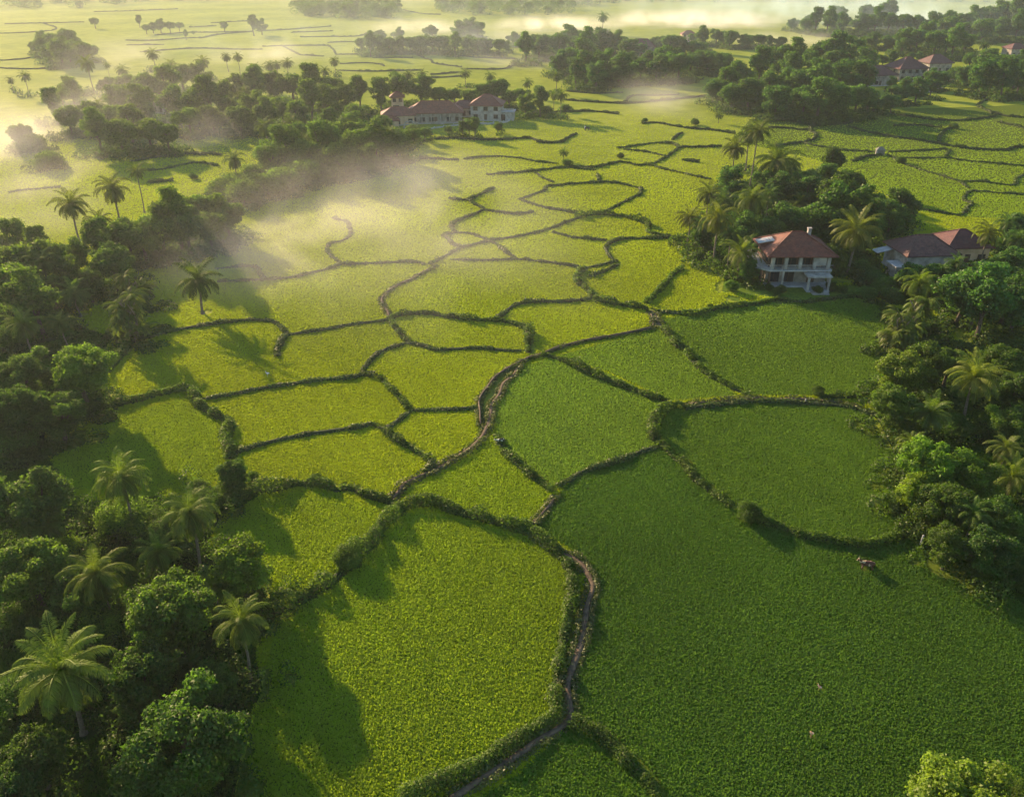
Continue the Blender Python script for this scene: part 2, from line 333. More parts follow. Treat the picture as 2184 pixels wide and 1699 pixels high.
# --- plain grassy banks between the fields
BANKS_NEAR = '''D 870,460 1000,440 1200,395 1480,355 1640,348 1740,355 1790,390 1830,435
D 1830,440 1790,475 1770,520 1765,580
D 1840,440 2000,415 2175,385 E 0,385 100,370 270,350 310,335
D 1310,850 1500,815 1750,770 1950,740 2175,715 E 80,710 170,690 220,705
D 1500,1190 1700,1130 1900,1080 2100,1055 E 100,1030 190,1010
E 420,490 520,510 600,535 700,535 850,525 1000,535 1150,540
E 420,490 330,515 260,540 200,590 160,640 140,680
E 440,930 380,970 320,1010 270,1040
E 470,925 650,920 780,915 870,905
E 580,1250 560,1290 540,1315
E 1380,1400 1500,1330 1580,1300 1750,1250 1900,1190 2020,1150
E 1580,210 1450,225 1300,230 1180,235 1100,255 1050,290 1000,330
F 600,215 750,230 900,215 1050,195 1150,185
E 2000,290 2100,300 2170,305
F 1180,930 1240,960 1300,1000
F 20,908 100,897 200,892 330,870 480,862 700,870 950,886 1080,904 1190,945
B 560,1690 650,1640 740,1590 850,1560 980,1530 1100,1515 1250,1480 1400,1430 1480,1400 1530,1390
B 0,1690 250,1680 450,1670 530,1690
D 1400,100 1650,90 1850,75 2000,40 B 0,1690
D 1380,15 1600,5 1650,40 1680,80
P 712,466 738,476 748,498 732,514 702,521 700,538 716,554 735,566
B 660,1500 720,1490 800,1490 880,1510 950,1540 1000,1570 1060,1620 1110,1655
B 660,1505 700,1550 760,1580
B 720,1480 700,1440 760,1400 850,1370 905,1335
B 905,1335 850,1300 800,1275
B 690,1270 800,1275 870,1250 920,1220 980,1200
B 910,1340 1050,1360 1120,1365 1220,1355
B 1110,1655 900,1665 700,1660
B 1110,1655 1250,1670 1400,1690 1500,1705
B 1530,1712 1620,1700 1700,1680 1750,1665
B 1750,1665 1710,1640 1680,1595 1700,1560 1780,1530 1900,1525 2000,1520 2175,1520 C 60,1530
B 1350,1485 1500,1520 1690,1535
B 1510,1365 1400,1345 1280,1320 1190,1295 1140,1270
B 1140,1270 1250,1235 1300,1210 1310,1190 1400,1180 1550,1170 1640,1165 1750,1170 1850,1190 1910,1205
B 1910,1205 1900,1240 1860,1260 1780,1300 1700,1340 1630,1365
B 1640,1165 1635,1110
B 1350,1165 1290,1140 1240,1105
B 780,1015 950,1000 1100,1005 1250,1030 1380,1045
B 930,1115 1080,1105 1250,1090 1400,1070 1550,1080 1620,1085
B 1450,1060 1600,1070 1700,1050 1790,1035 1880,1055 1970,1050
B 1970,1055 2080,1085 2175,1105 C 100,1130 170,1145
B 1970,1050 2050,1015 2100,980 2160,940
B 2160,940 2100,915 1980,915 1880,930 1760,945
B 1800,955 1950,970 2080,1000
E 1590,70 1680,30 1760,-10
C 760,910 850,930 1000,955 1150,965 1240,970
C 1320,970 1450,965 1670,950
C 1670,950 1700,960 1665,1000
C 1420,1010 1600,1010 1690,1010 1800,1025 2000,1045 2175,1060
C 1310,990 1380,1030 1420,1050 1520,1085 1650,1125 1760,1160 1820,1200
C 1770,1160 1900,1160 2050,1180 2110,1180 2130,1140 2190,1110
C 2190,1245 2000,1230 1840,1220 1800,1250 1790,1280 1835,1300 1810,1340 1760,1375
C 1760,1375 1650,1360 1550,1340 1480,1335
A 900,1090 1050,1080 1180,1050 1270,1040 1390,1060
A 60,1230 200,1210 390,1195'''
BANKS_FAR = '''B 1250,910 1390,910 1440,880 1500,855
B 2110,890 2140,865 2175,850
B 1910,790 2000,785 2100,800 2175,815 C 100,825 220,835 330,855
C 0,940 100,940 250,935
C 0,1025 110,1035
C 260,690 400,680 550,670 700,680
C 490,690 560,720 520,740 590,765 700,775 800,795 840,800
C 520,740 600,715 690,700
C 550,815 680,820 810,835
C 1260,695 1180,725 1080,750 1070,785 950,795 840,800 815,830 845,860 830,890 760,910 650,925 540,945
C 1080,1030 1180,1000 1260,990
C 1060,810 1160,840 1280,865 1450,890 1620,915 1750,940 1900,955 2050,960 2100,945 2190,935
C 1630,910 1640,860 1680,830 1740,805
C 1350,805 1500,800 1640,815
C 1320,720 1450,745 1600,765 1750,770 1880,760 1980,745 1970,720 1900,690 1880,670 1920,645 2000,630 2190,630
C 1980,720 2080,745 2190,750
C 1880,515 2000,535 2190,550
C 2000,780 2100,800 2190,825
C 1180,275 1300,275 1400,295 1570,320
A 1140,990 1260,980 1410,990
A 960,1165 1110,1155
A 1140,880 1310,885
P 0,130 45,127 90,122 130,130 170,135
P 0,146 70,148 160,142
P 270,87 330,87 400,82 430,82
P 330,76 400,70 440,70 540,68
P 270,97 350,96
P 10,52 90,50 180,48
P 405,59 460,56
P 200,26 280,24 380,20
P 546,67 610,64 706,57
P 622,70 710,67
P 716,117 765,117 775,121
P 726,137 780,135 810,138 818,142
P 796,124 850,124 880,124
P 800,117 880,115
P 880,110 890,118 920,130 925,136 970,142 985,144
P 985,148 1070,148 1095,140
P 920,160 980,155
P 920,167 990,163
P 940,110 990,120 1020,124 1090,126 1102,132 1085,145
P 1210,195 1270,200 1330,198
P 1390,205 1450,203
P 450,50 520,46 560,48
P 700,92 740,90 780,92
P 860,22 900,30 940,32
P 0,72 60,70 110,66
P 640,80 700,79 760,78 790,71
P 560,100 630,98 700,98
P 300,112 360,107 420,104 500,106 560,106
P 720,151 800,153 900,150
P 640,118 690,121
P 1210,178 1300,185 1400,180 1500,170
P 1205,214 1330,221 1420,214 1520,204
P 1180,240 1260,238 1320,244
P 2040,182 2120,178 2190,184
P 1545,102 1600,96 1650,98 1662,106
P 1890,108 1960,104 2050,101
P 880,302 960,296 1040,300 1130,295
P 830,346 900,340 980,342
P 280,345 330,338 390,330 440,332
P 600,98 616,106 640,118
P 700,98 712,108 716,117
P 430,82 470,74 540,68
P 90,50 120,60 110,66
P 1330,221 1350,205 1390,205
P 1130,295 1160,305 1180,304'''
for n_, (blk, wd, ht, dn) in enumerate(((BANKS_NEAR, .7, .52, 1.7), (BANKS_FAR, 1.3, .7, 1.7))):
    for ln in blk.split('\n'):
        a = smooth(trace(ln)); along(a, .4)
        if n_: wd = float(np.clip(1.1 * 200 / max(a[:, 1].mean(), 150), .7, 1.3))
        ridge(a, wd, (.4, .6)[n_], 'field_bank', 'earth')
        q = greenery(a, wd * 1.05, ht, dn, .75, random.randrange(99))
        me = cover('bank_grass', [q], 'grass', .35); o = link('bank_grass', me); o['kind'] = 'stuff'; o.color = ((.8, 1.0, .75, 1), (.6, .76, .66, 1))[n_]
        o['label'] = 'rough dark grass growing on a bank between rice fields'; o['group'] = 'grass on the field banks'

# --- earth footpaths
PATHS = [(1.25, .3, 'E 1130,630 1100,690 1030,750 1000,830 950,900 945,960 935,1020 900,1090 830,1150 750,1210 650,1270 560,1320 480,1350 400,1390 365,1440 320,1490'),
 (.6, .55, 'E 1990,398 1850,425 1700,455 1500,490 1400,520 1300,560 1200,585 1120,625 1010,690 950,750 900,820 875,880 880,960 890,1020'),
 (1.5, .25, 'H 1230,40 1330,110 1400,160 1480,190 1540,240 1580,310 1600,380 1570,500 1550,620 1530,720 1490,830 1450,930 1440,1010 1450,1100 1460,1190 1430,1230 1350,1290 1250,1350 1150,1420 1050,1490 950,1560 850,1620 760,1680 640,1760'),
 (.8, .4, 'E 1360,1470 1340,1510 1290,1570 1220,1640 1180,1665 H 1230,40'),
 (.9, .35, 'F 0,885 100,875 200,870 320,850 430,845 480,840 560,850 700,850 850,855 950,865 1030,880 1100,900 1180,930'),
 (.9, .4, 'E 600,0 520,40 440,85 350,130 290,170 255,210 265,250 290,300 312,335'),
 (2.2, .12, 'E 1970,275 1990,310 2010,350 2045,400'),
 (.8, .35, 'E 1960,290 1985,340 1990,398')]
for w, h, tr in PATHS:
    w *= .54
    a = smooth(trace(tr), .5); along(a, w * .5)
    ridge(a, w, h, 'footpath', 'dirt', .6)
    for sgn in (-1, 1):
        d = np.gradient(a, axis=0); d /= np.maximum(np.linalg.norm(d, axis=1, keepdims=True), 1e-6)
        b = a + np.stack([-d[:, 1], d[:, 0]], 1) * sgn * (w * .5 + .12)
        q = greenery(b, .45, .4, .8, .8, random.randrange(99))
        if q is not None:
            o = link('path_grass', cover('path_grass', [q], 'grass', .5)); o['kind'] = 'stuff'; o.color = (.95, .95, .85, 1)
            o['label'] = 'ragged grass edging a bare earth footpath'; o['group'] = 'grass along the footpaths'
# the shaded water channel beside the winding path
a = smooth(trace('E 1080,670 1010,720 960,780 925,850 905,920 910,1000 900,1050'), .6); along(a, .9)
# ---------------------------------------------------------------- rice
def P_(s): return [(p.x, p.y) for p in trace(s)]
DEEP = [  # fields tinted greener and darker than the default rice
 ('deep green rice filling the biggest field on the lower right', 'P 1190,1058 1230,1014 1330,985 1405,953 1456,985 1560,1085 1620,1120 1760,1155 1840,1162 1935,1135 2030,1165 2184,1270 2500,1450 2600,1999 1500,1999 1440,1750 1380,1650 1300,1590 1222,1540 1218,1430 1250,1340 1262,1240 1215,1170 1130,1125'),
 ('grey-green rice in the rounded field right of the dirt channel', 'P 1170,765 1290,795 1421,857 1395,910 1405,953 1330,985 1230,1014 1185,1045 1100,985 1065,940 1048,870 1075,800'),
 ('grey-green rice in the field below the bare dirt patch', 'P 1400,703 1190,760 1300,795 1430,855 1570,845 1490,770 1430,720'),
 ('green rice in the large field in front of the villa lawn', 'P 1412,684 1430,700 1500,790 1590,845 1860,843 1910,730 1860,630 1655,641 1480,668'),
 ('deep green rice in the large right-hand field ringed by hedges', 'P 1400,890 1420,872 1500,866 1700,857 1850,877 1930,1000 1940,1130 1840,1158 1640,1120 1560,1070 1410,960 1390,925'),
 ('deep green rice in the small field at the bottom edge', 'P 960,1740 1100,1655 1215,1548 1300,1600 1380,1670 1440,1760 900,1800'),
 ('green rice in the large nearest field on the left of the footpath', 'P 480,1800 500,1700 555,1480 590,1330 700,1250 800,1170 860,1095 960,1105 1110,1140 1200,1190 1232,1260 1222,1400 1195,1530 1000,1640 860,1740'),
 ('green rice in the rounded field between the near palm grove and the lower-left hedge', 'P 560,1055 700,1052 835,1095 790,1165 700,1240 600,1275 470,1215 470,1140 500,1090'),
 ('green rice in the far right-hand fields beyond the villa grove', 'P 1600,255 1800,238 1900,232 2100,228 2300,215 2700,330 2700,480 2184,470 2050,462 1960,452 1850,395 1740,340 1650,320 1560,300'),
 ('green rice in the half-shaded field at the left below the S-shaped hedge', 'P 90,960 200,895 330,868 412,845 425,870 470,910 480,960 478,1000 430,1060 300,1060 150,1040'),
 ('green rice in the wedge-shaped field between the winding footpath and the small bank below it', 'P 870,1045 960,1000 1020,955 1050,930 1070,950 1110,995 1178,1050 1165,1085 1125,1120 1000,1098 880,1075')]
def blades(x, y, k, nb, lean=(.4, 1.22)):
    """tufts of leaning blades at x, y with size k"""
    n = len(x); az = rng.uniform(0, 2*math.pi, (n, nb)); ln = rng.uniform(.7, 1.0, (n, nb)) * (.27 + .07 * k[:, None]); el = rng.uniform(*lean, (n, nb))
    wd = k[:, None] * .07 * rng.uniform(.7, 1.3, (n, nb))
    bx = x[:, None] + np.cos(az) * .05 * k[:, None]; by = y[:, None] + np.sin(az) * .05 * k[:, None]
    dx, dy, dz = np.cos(az) * np.sin(el) * ln, np.sin(az) * np.sin(el) * ln, np.cos(el) * ln
    px, py = -np.sin(az) * wd, np.cos(az) * wd
    z0 = np.full_like(bx, .02)
    b = np.stack([bx, by, z0], -1)
    m1 = np.stack([bx + dx*.5 + px, by + dy*.5 + py, dz * .62], -1); m2 = np.stack([bx + dx*.5 - px, by + dy*.5 - py, dz * .62], -1)
    t = np.stack([bx + dx, by + dy, dz * .9], -1)
    return np.stack([b, m1, t, m2], 2).reshape(-1, 3)
def crop():
    xs, ys, ks = [], [], []
    Y = 37.0
    while Y < 330:
        D = Y * CP + CAM_H * SP; sp = .18 if Y < 70 else .18 + (Y - 70) * .0019
        hw = D * CX / FOC + 6; n = int(2 * hw / sp)
        xs.append((np.arange(n) - n / 2) * sp + rng.uniform(-.5, .5, n) * sp * .9); ys.append(np.full(n, Y) + rng.uniform(-.5, .5, n) * sp * .9); ks.append(np.full(n, sp / .21))
        Y += sp
    x, y, k = map(np.concatenate, (xs, ys, ks)); x += .35 * y - .35 * y  # planted in rows
    k = np.minimum(k, 1.55) * rng.uniform(.8, 1.15, len(x))
    ok = ~occupied(x, y)
    x, y, k = x[ok], y[ok], k[ok]
    fade = rng.uniform(0, 1, len(x)) < np.clip((330 - y) / 170, 0, 1); x, y, k = x[fade], y[fade], k[fade]
    own = np.zeros(len(x), int)
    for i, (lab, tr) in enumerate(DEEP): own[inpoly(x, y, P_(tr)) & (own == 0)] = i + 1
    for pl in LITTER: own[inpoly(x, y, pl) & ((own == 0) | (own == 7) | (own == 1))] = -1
    for i in range(-1, len(DEEP) + 1):
        s = own == i
        if not s.any(): continue
        xi, yi, ki = x[s], y[s], k[s]
        near = yi < 110
        for sel, nb in ((near, 6), (~near, 5)):
            if not sel.any(): continue
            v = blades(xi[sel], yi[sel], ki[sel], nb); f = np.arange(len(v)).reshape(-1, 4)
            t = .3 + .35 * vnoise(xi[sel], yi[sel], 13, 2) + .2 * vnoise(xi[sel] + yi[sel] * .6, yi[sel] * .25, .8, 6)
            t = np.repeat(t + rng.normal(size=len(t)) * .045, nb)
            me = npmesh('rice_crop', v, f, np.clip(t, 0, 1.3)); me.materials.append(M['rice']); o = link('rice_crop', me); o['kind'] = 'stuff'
            if i < 0: o['label'] = 'dark shaded grass on the floor of the groves'; o.color = (.17, .30, .7, 1); o.name = 'grove_grass'  # rice blades again, with the grove's shade put into a darker tint
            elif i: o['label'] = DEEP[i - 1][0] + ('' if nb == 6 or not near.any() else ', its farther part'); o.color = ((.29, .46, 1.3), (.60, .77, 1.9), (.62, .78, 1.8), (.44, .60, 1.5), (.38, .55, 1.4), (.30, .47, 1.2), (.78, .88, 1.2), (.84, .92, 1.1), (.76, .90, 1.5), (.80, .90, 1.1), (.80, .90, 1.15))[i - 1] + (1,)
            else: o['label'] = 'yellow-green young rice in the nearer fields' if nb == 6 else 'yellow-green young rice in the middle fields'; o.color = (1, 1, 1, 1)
def deep_fields():
    m, nt, out = newmat('deep_paddy'); geo = N(nt, 'NewGeometry'); v = geo.outputs['Position']
    c = ramp(nt, noise(nt, 1.4, 5, v, .7), [(.3, (.06, .09, .012)), (.7, (.12, .16, .022))])
    d = N(nt, 'BsdfDiffuse'); L(nt, c, d.inputs['Color']); L(nt, d.outputs[0], out.inputs[0])
    for lab, tr in DEEP:
        b = MB(); p = P_(tr); b.poly(*[(q[0], q[1], .004) for q in p]); o = b.build('rice_field', m); o['kind'] = 'structure'; o['label'] = 'paddy soil under the ' + lab
        me = o.data; bm = bmesh.new(); bm.from_mesh(me); bmesh.ops.triangulate(bm, faces=bm.faces)
        for f in bm.faces:
            if f.normal.z < 0: f.normal_flip()
        bm.to_mesh(me); bm.free()
deep_fields()
# ---------------------------------------------------------------- tree kinds (each built once, then copied)
PROTO = {}
def crown_cloud(n, leaf, lobes, sq=.8, spread=.74, lr=(.17, .34), seed=1, R0=4.0, zc=4.9, hang=0.0):
    """leaf positions: boughs spread unevenly through an ellipsoid, each a flattened tuft of leaves"""
    g = np.random.default_rng(seed)
    c = unit(g.normal(size=(lobes, 3))) * (g.uniform(.25, 1, (lobes, 1)) ** .45) * spread * g.uniform(.72, 1.16, (lobes, 1)); c[:, 2] *= sq
    low = c[:, 2] < -.5 * sq; c[low, :2] *= .8; r = g.uniform(*lr, lobes)
    # uneven outline: one or two heavier sides
    a0 = g.uniform(0, 6.28); c[:, :2] *= (1 + .16 * np.cos(np.arctan2(c[:, 1], c[:, 0]) - a0) + .1 * np.cos(3 * np.arctan2(c[:, 1], c[:, 0]) + a0))[:, None]
    k = g.choice(lobes, n, p=r ** 2 / (r ** 2).sum()); d = unit(g.normal(size=(n, 3)) + np.array([0, 0, .3]))
    rad = r[k] * np.clip(g.normal(.86, .22, n), .2, 1.45)
    p = c[k] + d * rad[:, None] * np.array([1.1, 1.1, .78]); p[:, 2] -= hang * g.uniform(0, 1, n) * .5
    inside = np.zeros(n, bool)
    for j in range(lobes): inside |= (np.linalg.norm(p - c[j], axis=1) < r[j] * .5)
    keep = ~inside | (g.uniform(0, 1, n) < .3); p, d, k = p[keep], d[keep], k[keep]
    nr = d * .8 + g.normal(size=p.shape) * .6 + np.array([0, 0, .35])
    P3 = p * R0; P3[:, 2] += zc
    s = leaf * g.uniform(.55, 1.45, len(p)); tn = np.clip(.1 + .65 * g.uniform(0, 1, lobes)[k] + g.normal(size=len(p)) * .22, 0, 1.3)
    return P3, nr, s, tn, c * R0 + np.array([0, 0, zc])
def broadleaf(key, n, leaf, lobes, trunk=.26, matl='leaf', **kw):
    P3, nr, s, tn, lc = crown_cloud(n, leaf, lobes, **kw)
    v, f = cards(P3, nr, s, .62); me = npmesh('crown', v, f, tn); me.materials.append(M[matl])
    b = MB(); zc = kw.get('zc', 6.0); rd = random.Random(kw.get('seed', 1))
    fork = Vector((rd.uniform(-.3, .3), rd.uniform(-.3, .3), zc * .45))
    b.tube([(0, 0, -.15), (fork.x * .2, fork.y * .2, zc * .15), fork, (fork.x * 1.2, fork.y * 1.2, zc * .8)], [trunk * 1.5, trunk * 1.05, trunk * .85, trunk * .35], 8)
    for q in lc[:7]:
        mid = fork.lerp(Vector(q), .5) + Vector((0, 0, .25)); b.tube([fork, mid, q], [trunk * .5, trunk * .3, trunk * .1], 5)
    PROTO[key] = (me, b.mesh('trunk', 'bark'), kw.get('R0', 4.0), zc)
def palm(key, ratio, nf=26, seed=1, droop=1.0, lean=.0, shag=0):
    rd = random.Random(seed); R0 = 4.0; zc = R0 * ratio
    V, T = [], []
    for i in range(nf):
        az = 2 * math.pi * (i * .381966 + rd.uniform(-.05, .05)); q = i / (nf - 1)           # young fronds stand up, old ones hang
        el0 = R(84 - 108 * q ** .95 + rd.uniform(-13, 13)); ln = R0 * (1.02 + rd.uniform(-.1, .14)) * (.82 + .3 * math.sin(math.pi * min(1, q + .25)))
        seg = 13; p = Vector((0, 0, zc)); el = el0; pts = [p.copy()]; dirs = []
        for j in range(seg):
            el -= R((5.2 + 5.5 * q * (1 - q) * 2 + rd.uniform(-1, 1)) * droop * (.5 + j / seg))
            el = max(el, R(-86)); dr = Vector((math.cos(az) * math.cos(el), math.sin(az) * math.cos(el), math.sin(el)))
            p = p + dr * (ln / seg); pts.append(p.copy()); dirs.append(dr)
        side = Vector((-math.sin(az), math.cos(az), 0)); tw = rd.uniform(-.35, .35); tone = .15 + .55 * (1 - q) + rd.uniform(-.1, .12)
        for j in range(1, seg * 4):
            t = j / (seg * 4); k = min(int(t * seg), seg - 1); fr = t * seg - k
            b0 = pts[k].lerp(pts[k + 1], fr); dr = dirs[k]; up = side.cross(dr) * -1
            if up.z < 0: up = -up
            ll = R0 * .21 * (math.sin(math.pi * min(.98, (t * .88 + .12))) ** .6) * rd.uniform(.8, 1.15)
            for sg in (-1, 1):
                dd = (side * sg * .82 + dr * .6 + up * (.18 - .5 * q - .3 * t + tw * sg * .4)).normalized()
                dd = (dd + Vector((rd.uniform(-.14, .14), rd.uniform(-.14, .14), rd.uniform(-.18, .1)))).normalized(); tip = b0 + dd * ll + Vector((0, 0, -ll * (.3 + .35 * q))); mid = b0 + dd * ll * .5
                w = dr * .026 * R0 * .45
                V.append((b0, mid + w, tip, mid - w)); T.append(tone + rd.uniform(-.15, .15))
        for j in range(seg):                                                                 # the rachis as a thin strip
            w = side * (.045 * (1 - j / seg) + .012); V.append((pts[j] - w, pts[j] + w, pts[j+1] + w, pts[j+1] - w)); T.append(.9)
    if shag:                                                                                 # dry skirt below the crown
        for i in range(shag):
            az = rd.uniform(0, 6.28); z = zc - rd.uniform(.1, 1.3); o = Vector((math.cos(az) * .25, math.sin(az) * .25, z)); t = o + Vector((math.cos(az) * rd.uniform(.2, 1.2), math.sin(az) * rd.uniform(.2, 1.2), -rd.uniform(.6, 2.2)))
            s = Vector((-math.sin(az), math.cos(az), 0)) * .16; V.append((o, (o + t) * .5 + s, t, (o + t) * .5 - s)); T.append(.0)
    v = np.array([[tuple(q) for q in f] for f in V]).reshape(-1, 3); me = npmesh('crown', v, np.arange(len(v)).reshape(-1, 4), np.clip(T, 0, 1.2)); me.materials.append(M['palm'])
    b = MB(); k = 9; pts, rad = [], []
    for j in range(k + 1):
        t = j / k; pts.append((lean * (1 - t) ** 2 * zc + .12 * math.sin(t * 5 + seed), .1 * math.cos(t * 4 + seed) - .1, zc * t - .1 * (1 - t))); rad.append(.2 - .07 * t + .16 * max(0, 1 - t * 9))
    b.tube(pts, rad, 8)
    for i in range(5):
        az = i * 1.256; c = Vector((math.cos(az) * .28, math.sin(az) * .28, zc - .3)); b.tube([c + Vector((0, 0, .16)), c, c - Vector((0, 0, .17))], [.04, .15, .05], 6)   # coconuts
    PROTO[key] = (me, b.mesh('trunk', 'palm_bark'), R0, zc)
def clump(key, nstem, seed):
    """several shaggy palms sprouting from one root: low feathery mass"""
    g = random.Random(seed); V, T = [], []; R0 = 4.0; zc = 5.2
    for s in range(nstem):
        bx, by = g.uniform(-1.3, 1.3), g.uniform(-1.3, 1.3); z0 = g.uniform(.9, 6.6)
        for i in range(15):
            az = g.uniform(0, 6.28); el = R(g.uniform(5, 80)); ln = g.uniform(2.2, 3.3); p = Vector((bx, by, z0)); pts = [p.copy()]
            for j in range(8):
                el -= R(g.uniform(9, 17)); dr = Vector((math.cos(az) * math.cos(el), math.sin(az) * math.cos(el), math.sin(el))); p = p + dr * ln / 8; pts.append(p.copy())
            sd = Vector((-math.sin(az), math.cos(az), 0)); tn = g.uniform(.1, .8)
            for j in range(1, 8):
                dr = (pts[j] - pts[j-1]).normalized()
                for fr in (0, .5):
                    b0 = pts[j-1].lerp(pts[j], fr)
                    for sg in (-1, 1):
                        ll = g.uniform(.55, .95); tip = b0 + sd * sg * ll * .8 + dr * ll * .5 - Vector((0, 0, ll * .45)); mid = (b0 + tip) * .5; w = dr * .11
                        V.append((b0, mid + w, tip, mid - w)); T.append(tn + g.uniform(-.15, .15))
    v = np.array([[tuple(q) for q in f] for f in V]).reshape(-1, 3); me = npmesh('crown', v, np.arange(len(v)).reshape(-1, 4), np.clip(T, 0, 1.2)); me.materials.append(M['palm'])
    b = MB()
    for s in range(nstem): b.tube([(g.uniform(-.6, .6), g.uniform(-.6, .6), -.1), (g.uniform(-1, 1), g.uniform(-1, 1), 3.2), (g.uniform(-1.3, 1.3), g.uniform(-1.3, 1.3), 6)], [.16, .12, .07], 6)
    PROTO[key] = (me, b.mesh('trunk', 'palm_bark'), R0, zc)
for i in range(5): broadleaf('t%d' % i, 9000, .38, 30 + i * 5, lr=(.13, .3), seed=11 + i, sq=(.8, .95, .7, 1.1, .85)[i])
for i in range(4): broadleaf('n%d' % i, 26000, .25, 46 + i * 8, seed=31 + i, sq=(.85, .98, .72, .9)[i], lr=(.1, .26), spread=.82)
for i in range(2): broadleaf('c%d' % i, 9000, .38, 30, seed=51 + i, sq=1.6, spread=.62, lr=(.16, .3), zc=6.6)      # tall narrow crowns
for i in range(3): broadleaf('s%d' % i, 6000, .38, 18, seed=61 + i, sq=.62, zc=2.0, trunk=.12, lr=(.2, .42), spread=.62)   # shrubs
for i in range(3): broadleaf('m%d' % i, 17000, .21, 26, seed=71 + i, sq=.68, zc=2.2, trunk=.12, lr=(.16, .36), spread=.66)   # shrubs seen close
palm('p0', 1.3, 30, 1, 1.05, .02, 8); palm('p1', 1.85, 34, 2, 1.15, .05, 22); palm('p2', 2.5, 32, 3, 1.15, .03, 16); palm('p3', 3.6, 26, 4, 1.05, .04, 8)
palm('q1', 1.6, 34, 5, .95, .0, 16); palm('q2', 2.1, 32, 6, 1.35, -.04, 36)
clump('k0', 7, 3); clump('k1', 9, 4)
NAMES = {'t': ('broadleaf_tree', 'tree'), 'n': ('broadleaf_tree', 'tree'), 'c': ('tall_tree', 'tree'), 's': ('shrub', 'shrub'), 'm': ('shrub', 'shrub'),
         'p': ('coconut_palm', 'palm tree'), 'q': ('coconut_palm', 'palm tree'), 'k': ('palm_clump', 'palm tree')}
BASES = {}   # ground spots per grove, for the undergrowth
def plant(key, x, y, w, label, group=None, tint=(1, 1, 1), grove=None, sx=1.0):
    """a tree whose crown is seen round photo point (x, y), w wide"""
    me, tr, R0, zc = PROTO[key]; r = 4.0
    for _ in range(6):
        p = gp(x, y, min(zc * r / R0, 40)); r = w * .5 * mpp(p) / .93
    s = r / R0; nm, cat = NAMES[key[0]]
    o = thing(nm, label, cat, (p.x, p.y, 0), random.uniform(0, 6.28), group, s * random.uniform(.97, 1.03))
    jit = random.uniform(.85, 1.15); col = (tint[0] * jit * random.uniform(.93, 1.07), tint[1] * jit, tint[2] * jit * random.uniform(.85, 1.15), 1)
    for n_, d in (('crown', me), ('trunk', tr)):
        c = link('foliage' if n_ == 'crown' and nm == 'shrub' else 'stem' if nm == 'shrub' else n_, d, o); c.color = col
    if key[0] in 'psqmk' or key[0] == 'c': occupy((p.x, p.y), min(r * .5, 1.2) if key[0] in 'pq' else r * .6)
    else: occupy((p.x, p.y), r * .75)
    if grove: BASES.setdefault(grove, []).append((p.x, p.y, r))
    return o
def pick(kind): return random.choice({'T': ['t0', 't1', 't2', 't3', 't4'], 'N': ['n0', 'n1', 'n2', 'n3'], 'C': ['c0', 'c1'], 'S': ['s0', 's1', 's2'], 'M': ['m0', 'm1', 'm2']}.get(kind, [kind]))
